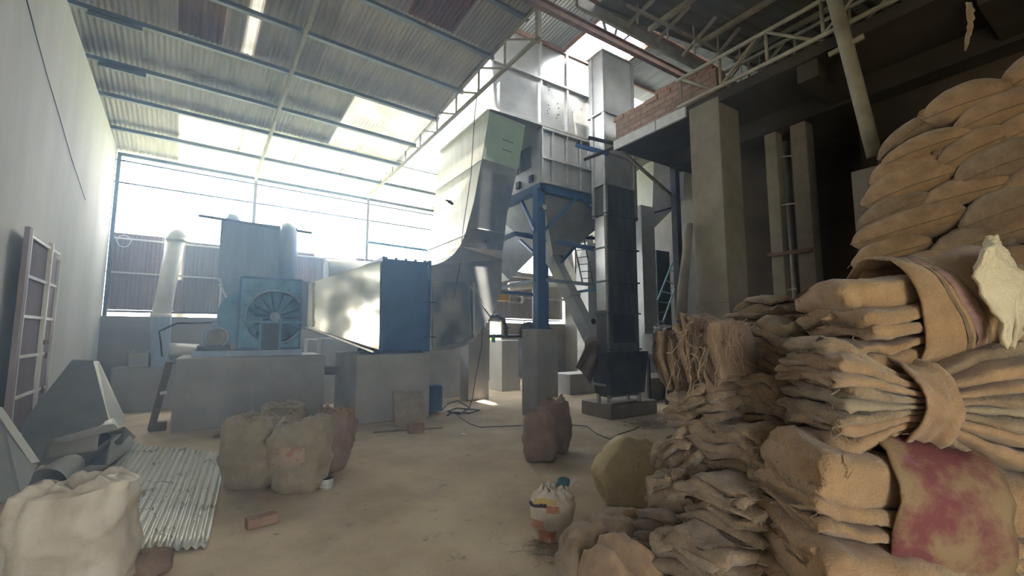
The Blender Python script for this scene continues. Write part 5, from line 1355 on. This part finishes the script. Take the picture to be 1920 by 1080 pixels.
# hanging burlap on the chute
hb = T('hanging_burlap', 'brown burlap cloth draped over the chute beside the elevator foot', 'cloth', P(1100,645,y=6.5))
hc = [P(1104,636,y=6.5), P(1132,645,y=6.3), P(1108,716,y=6.3), P(1078,690,y=6.35)]
def hf(u, v):
    q_ = hc[0].lerp(hc[1], u).lerp(hc[3].lerp(hc[2], u), v)
    return q_ + Vector((-.6,-.8,0))*(.05*math.sin(u*9+v*2)*(.3+v)) + Vector((0,0,.04*math.sin(u*5)*v))
M('cloth', MB().grid(hf, 20, 24), M_burlap_d, hb, smooth=True, solid=.01)
M('gathered_top', MB().tube([P(1128,642,y=6.3), P(1112,636,y=6.35), P(1102,640,y=6.45), P(1098,652,y=6.5)], [.05,.06,.05,.03], 10), M_burlap_d, hb, smooth=True)

# ================================================================== left foreground: sheet metal pieces, gate
gt = T('iron_gate', 'rusty corrugated iron gate with white bars leaning on the left wall', 'gate', (-1.3, 7.0, 0), fr='s')
gy0, gy1, gy2 = 6.42, 7.35, 7.82
gx = lambda z: -1.31 + .15*max(0, (1.2-z)/1.2)*.3
M('sheet', MB().grid(lambda a, b: Vector((gx(b*2.62)+.006*math.sin(a*160), gy0+a*(gy1-gy0), .02+b*2.62)), 150, 2), M_clad, gt, smooth=True)
M('side_sheet', MB().grid(lambda a, b: Vector((gx(b*2.6)+.02, gy1+a*(gy2-gy1), .02+b*(2.62-.12*a))), 2, 2), M_clad, gt)
for yy, w_, mm in ((gy0-.03, .12, M_clad), (gy0+.03, .03, M_white), (gy1, .05, M_white), (gy2, .025, M_white)):
    M('upright', MB().box(-1.30, yy-w_/2, .0, -1.26, yy+w_/2, 2.66 if yy < 7.6 else 2.52), mm, gt)
for k in range(7):
    z_ = .12+k*.41
    M('cross_bar', MB().box(-1.30, gy0, z_, -1.275, gy2, z_+.03), M_white, gt)
lk = MB()
for z_ in (1.35, .95): lk.tube([Vector((-1.24, gy1+.08+.035*math.cos(t), z_+.035*math.sin(t))) for t in [i*.8 for i in range(9)]], .008, 6)
M('chain_ring', lk.bar((-1.25, gy1-.02, 1.5), (-1.25, gy1+.16, 1.5), .02, .05), M_rust, gt)
# pyramid hopper piece lying by the wall
py_ = T('sheet_hopper_piece', 'large grey sheet metal pyramid piece standing by the left wall', 'sheet metal', foot(150, 840))
hy = 7.3
v0, v1, v2, v3 = P(134,676,y=8.6), P(175,677,y=8.6), P(204,784,y=7.3), P(232,790,y=7.5)
A0 = P(36, 800, y=6.5); A1 = P(130, 895, y=5.6); 
def PL(px, py, a_=6.0, b_=1.35):
    r_ = ray(px, py); t_ = (a_+b_*CAM_H)/(r_.y-b_*r_.z); return Vector((r_.x*t_, r_.y*t_, max(.003, CAM_H+r_.z*t_)))
def slab(pts, off, m_, nm, par):
    pts = [Vector(p_) for p_ in pts]
    M(nm, MB().hexa(pts, [p_+Vector(off) for p_ in pts]), m_, par)
fA = [PL(134,676), PL(174,677), PL(208,812), PL(196,872), PL(60,872), PL(36,800)]
slab(fA, (.01,.02,0), M_sheetgrey, 'front_face', py_)  # shaded face, put into the darker sheet colour
slab([PL(175,677), P(183,677,y=7.75), P(234,788,y=7.2), PL(210,812)], (.01,.02,.0), M_sheetlight, 'lit_side', py_)  # light on this side put into the paler sheet colour
slab([PL(134,675), PL(175,676), P(183,677,y=7.75), P(142,676,y=7.8)], (0,0,.01), M_sheetlight, 'top_edge', py_)
# left sheet piece
p2 = T('sheet_metal_plate', 'dull grey bent plate leaning at the left photo edge', 'sheet metal', foot(20, 960))
slab([P(-60,760,y=5.0), P(2,772,y=5.0), P(66,868,y=4.7), P(40,930,y=4.4), P(-60,960,y=4.2)], (.01,.02,0), M_sheetgrey, 'plate', p2)
M('folded_edge', MB().bar(P(-5,765,y=5.0), P(66,868,y=4.7), .05, .012), M_sheetlight, p2)
# curled sheet and pipe
cp = T('cut_metal_pipe', 'wide sheet metal pipe with a torn curled end lying behind the white sack', 'pipe', foot(130, 915))
pA, pB = foot(78, 950)+Vector((0,0,.17)), foot(215, 862)+Vector((0,0,.19))
M('barrel', MB().tube([pA, pA.lerp(pB,.5), pB], .17, 24, cap=False), M_sheetlight, cp, smooth=True, solid=.006)
c0 = P(150, 850, y=5.9)
def cf(u, v):
    th = R(200-150*u); r = .26+.10*v
    return c0 + rgt*(v-.5)*.55 + Vector((0,0,1))*(r*math.sin(th)*.55-.02) + (rgt*.5-fwd*.2)*(r*math.cos(th)) + Vector((0,0,.1*v))
M('curled_flap', MB().grid(cf, 16, 8), M_sheetlight, cp, smooth=True, solid=.006)
pz_ = T('sheet_offcuts', 'bent pale sheet metal offcuts piled at the foot of the pyramid piece', 'sheet metal', foot(215, 835))
slab([P(196,790,y=6.7), P(210,785,y=6.8), P(228,812,y=6.6), P(212,828,y=6.3)], (.01,.03,.0), M_sheetlight, 'offcut', pz_)
slab([P(205,812,y=6.3), P(233,802,y=6.4), P(254,820,z=.03), P(226,850,z=.03)], (0,.01,.012), M_sheetgrey, 'offcut', pz_)
slab([P(185,800,y=6.6), P(200,790,y=6.7), P(212,815,y=6.4), P(206,835,z=.05)], (.01,.01,.0), M_sheetlight, 'offcut', pz_)
slab([foot(150,905), foot(205,830), P(215,818,y=6.3), P(168,852,y=5.9)], (0,.015,.012), M_sheetgrey, 'offcut', pz_)
# corrugated sheet on the floor
q0, q1, q2, q3 = foot(300,1042), foot(388,1030), foot(428,850), foot(248,833)
NL = foot(120, 945); 
FL, FRr, NRr, NLl = foot(246,836), foot(425,852), foot(388,1030), foot(66,1060)
NWV = round((FRr-FL).length/.095)
def cs_(u, v):
    w_ = FL.lerp(FRr, u).lerp(NLl.lerp(NRr, u), v)
    return w_ + Vector((0,0,.022+.013*math.sin(u*2*math.pi*NWV) + .008*nz(w_, 1.5) + .14*max(0,.15-u)*5*max(0,.35-v)))
M('corrugated_sheet', MB().grid(cs_, NWV*8, 12), M_tin, smooth=True, label='shiny corrugated metal sheet lying flat on the floor', cat='metal sheet', solid=.002)
dbm = MB(); random.seed(61)
for k in range(36):
    u, v = random.uniform(.25,.98), random.gauss(.62,.14)
    if 0 < v < 1:
        c_ = cs_(u, v)+Vector((0,0,.006)); a_ = random.uniform(0,3.14); dx_ = Vector((math.cos(a_), math.sin(a_), 0))*.006
        dbm.bar(c_-dx_, c_+dx_, .007, .005)
M('debris_bits', dbm, M_wood, kind='stuff', label='scattered dark crumbs on the corrugated floor sheet', cat='debris')
c_ = cs_(.55,.52)
M('twig', MB().tube([cs_(.45,.50)+Vector((0,0,.01)), cs_(.52,.49)+Vector((0,0,.02)), cs_(.62,.50)+Vector((0,0,.01))], .004, 5), M_wood, label='thin twig lying on the corrugated floor sheet', cat='twig')
c_ = cs_(.56,.03)+Vector((0,0,.0))
mc = T('metal_clip', 'tiny folded metal clip at the far edge of the corrugated floor sheet', 'clip', c_)
M('plate', MB().box(c_.x-.04, c_.y-.02, c_.z+.0, c_.x+.04, c_.y+.02, c_.z+.012), M_tin, mc); M('plate', MB().box(c_.x-.04, c_.y-.02, c_.z+.025, c_.x+.04, c_.y+.02, c_.z+.037).box(c_.x+.03,c_.y-.02,c_.z,c_.x+.04,c_.y+.02,c_.z+.037), M_tin, mc)
# white sack front left
wa = foot(110, 1150)
ws, wf = standing((wa.x+.0, wa.y+.12, 0), .60, .42, .66, M_whitesack, 'big dusty white woven sack at the lower left corner', 31, rot=-12, neck=.97, name='white_sack', bulge=.03, rim=None)
# clod lump
ca = foot(262, 1085)
blob('soil_clod', (ca.x-.0, ca.y+.05, .06), .15, .12, .09, M_soil, 'brown earthen lump beside the white sack at the bottom edge', 'clod', 4, amp=.05, seg=40)

# ================================================================== haze volume imitating lens veil glare together with dust
hm = bpy.data.materials.new('bluish_veil_haze'); hm.use_nodes = True
nt = hm.node_tree
for nd in list(nt.nodes):
    if nd.type != 'OUTPUT_MATERIAL': nt.nodes.remove(nd)
vs_ = nt.nodes.new('ShaderNodeVolumeScatter')
vs_.inputs['Color'].default_value = (.42, .66, 1.0, 1); vs_.inputs['Density'].default_value = .026; vs_.inputs['Anisotropy'].default_value = .55
nt.links.new(vs_.outputs[0], nt.nodes['Material Output'].inputs['Volume'])
M('veil_haze', MB().box(-1.36, 1.0, .01, 3.6, 12.7, 5.4), hm, fr='s', kind='stuff', label='thin bluish haze volume imitating lens veil, with some dust, over the fan and ducts', cat='haze')
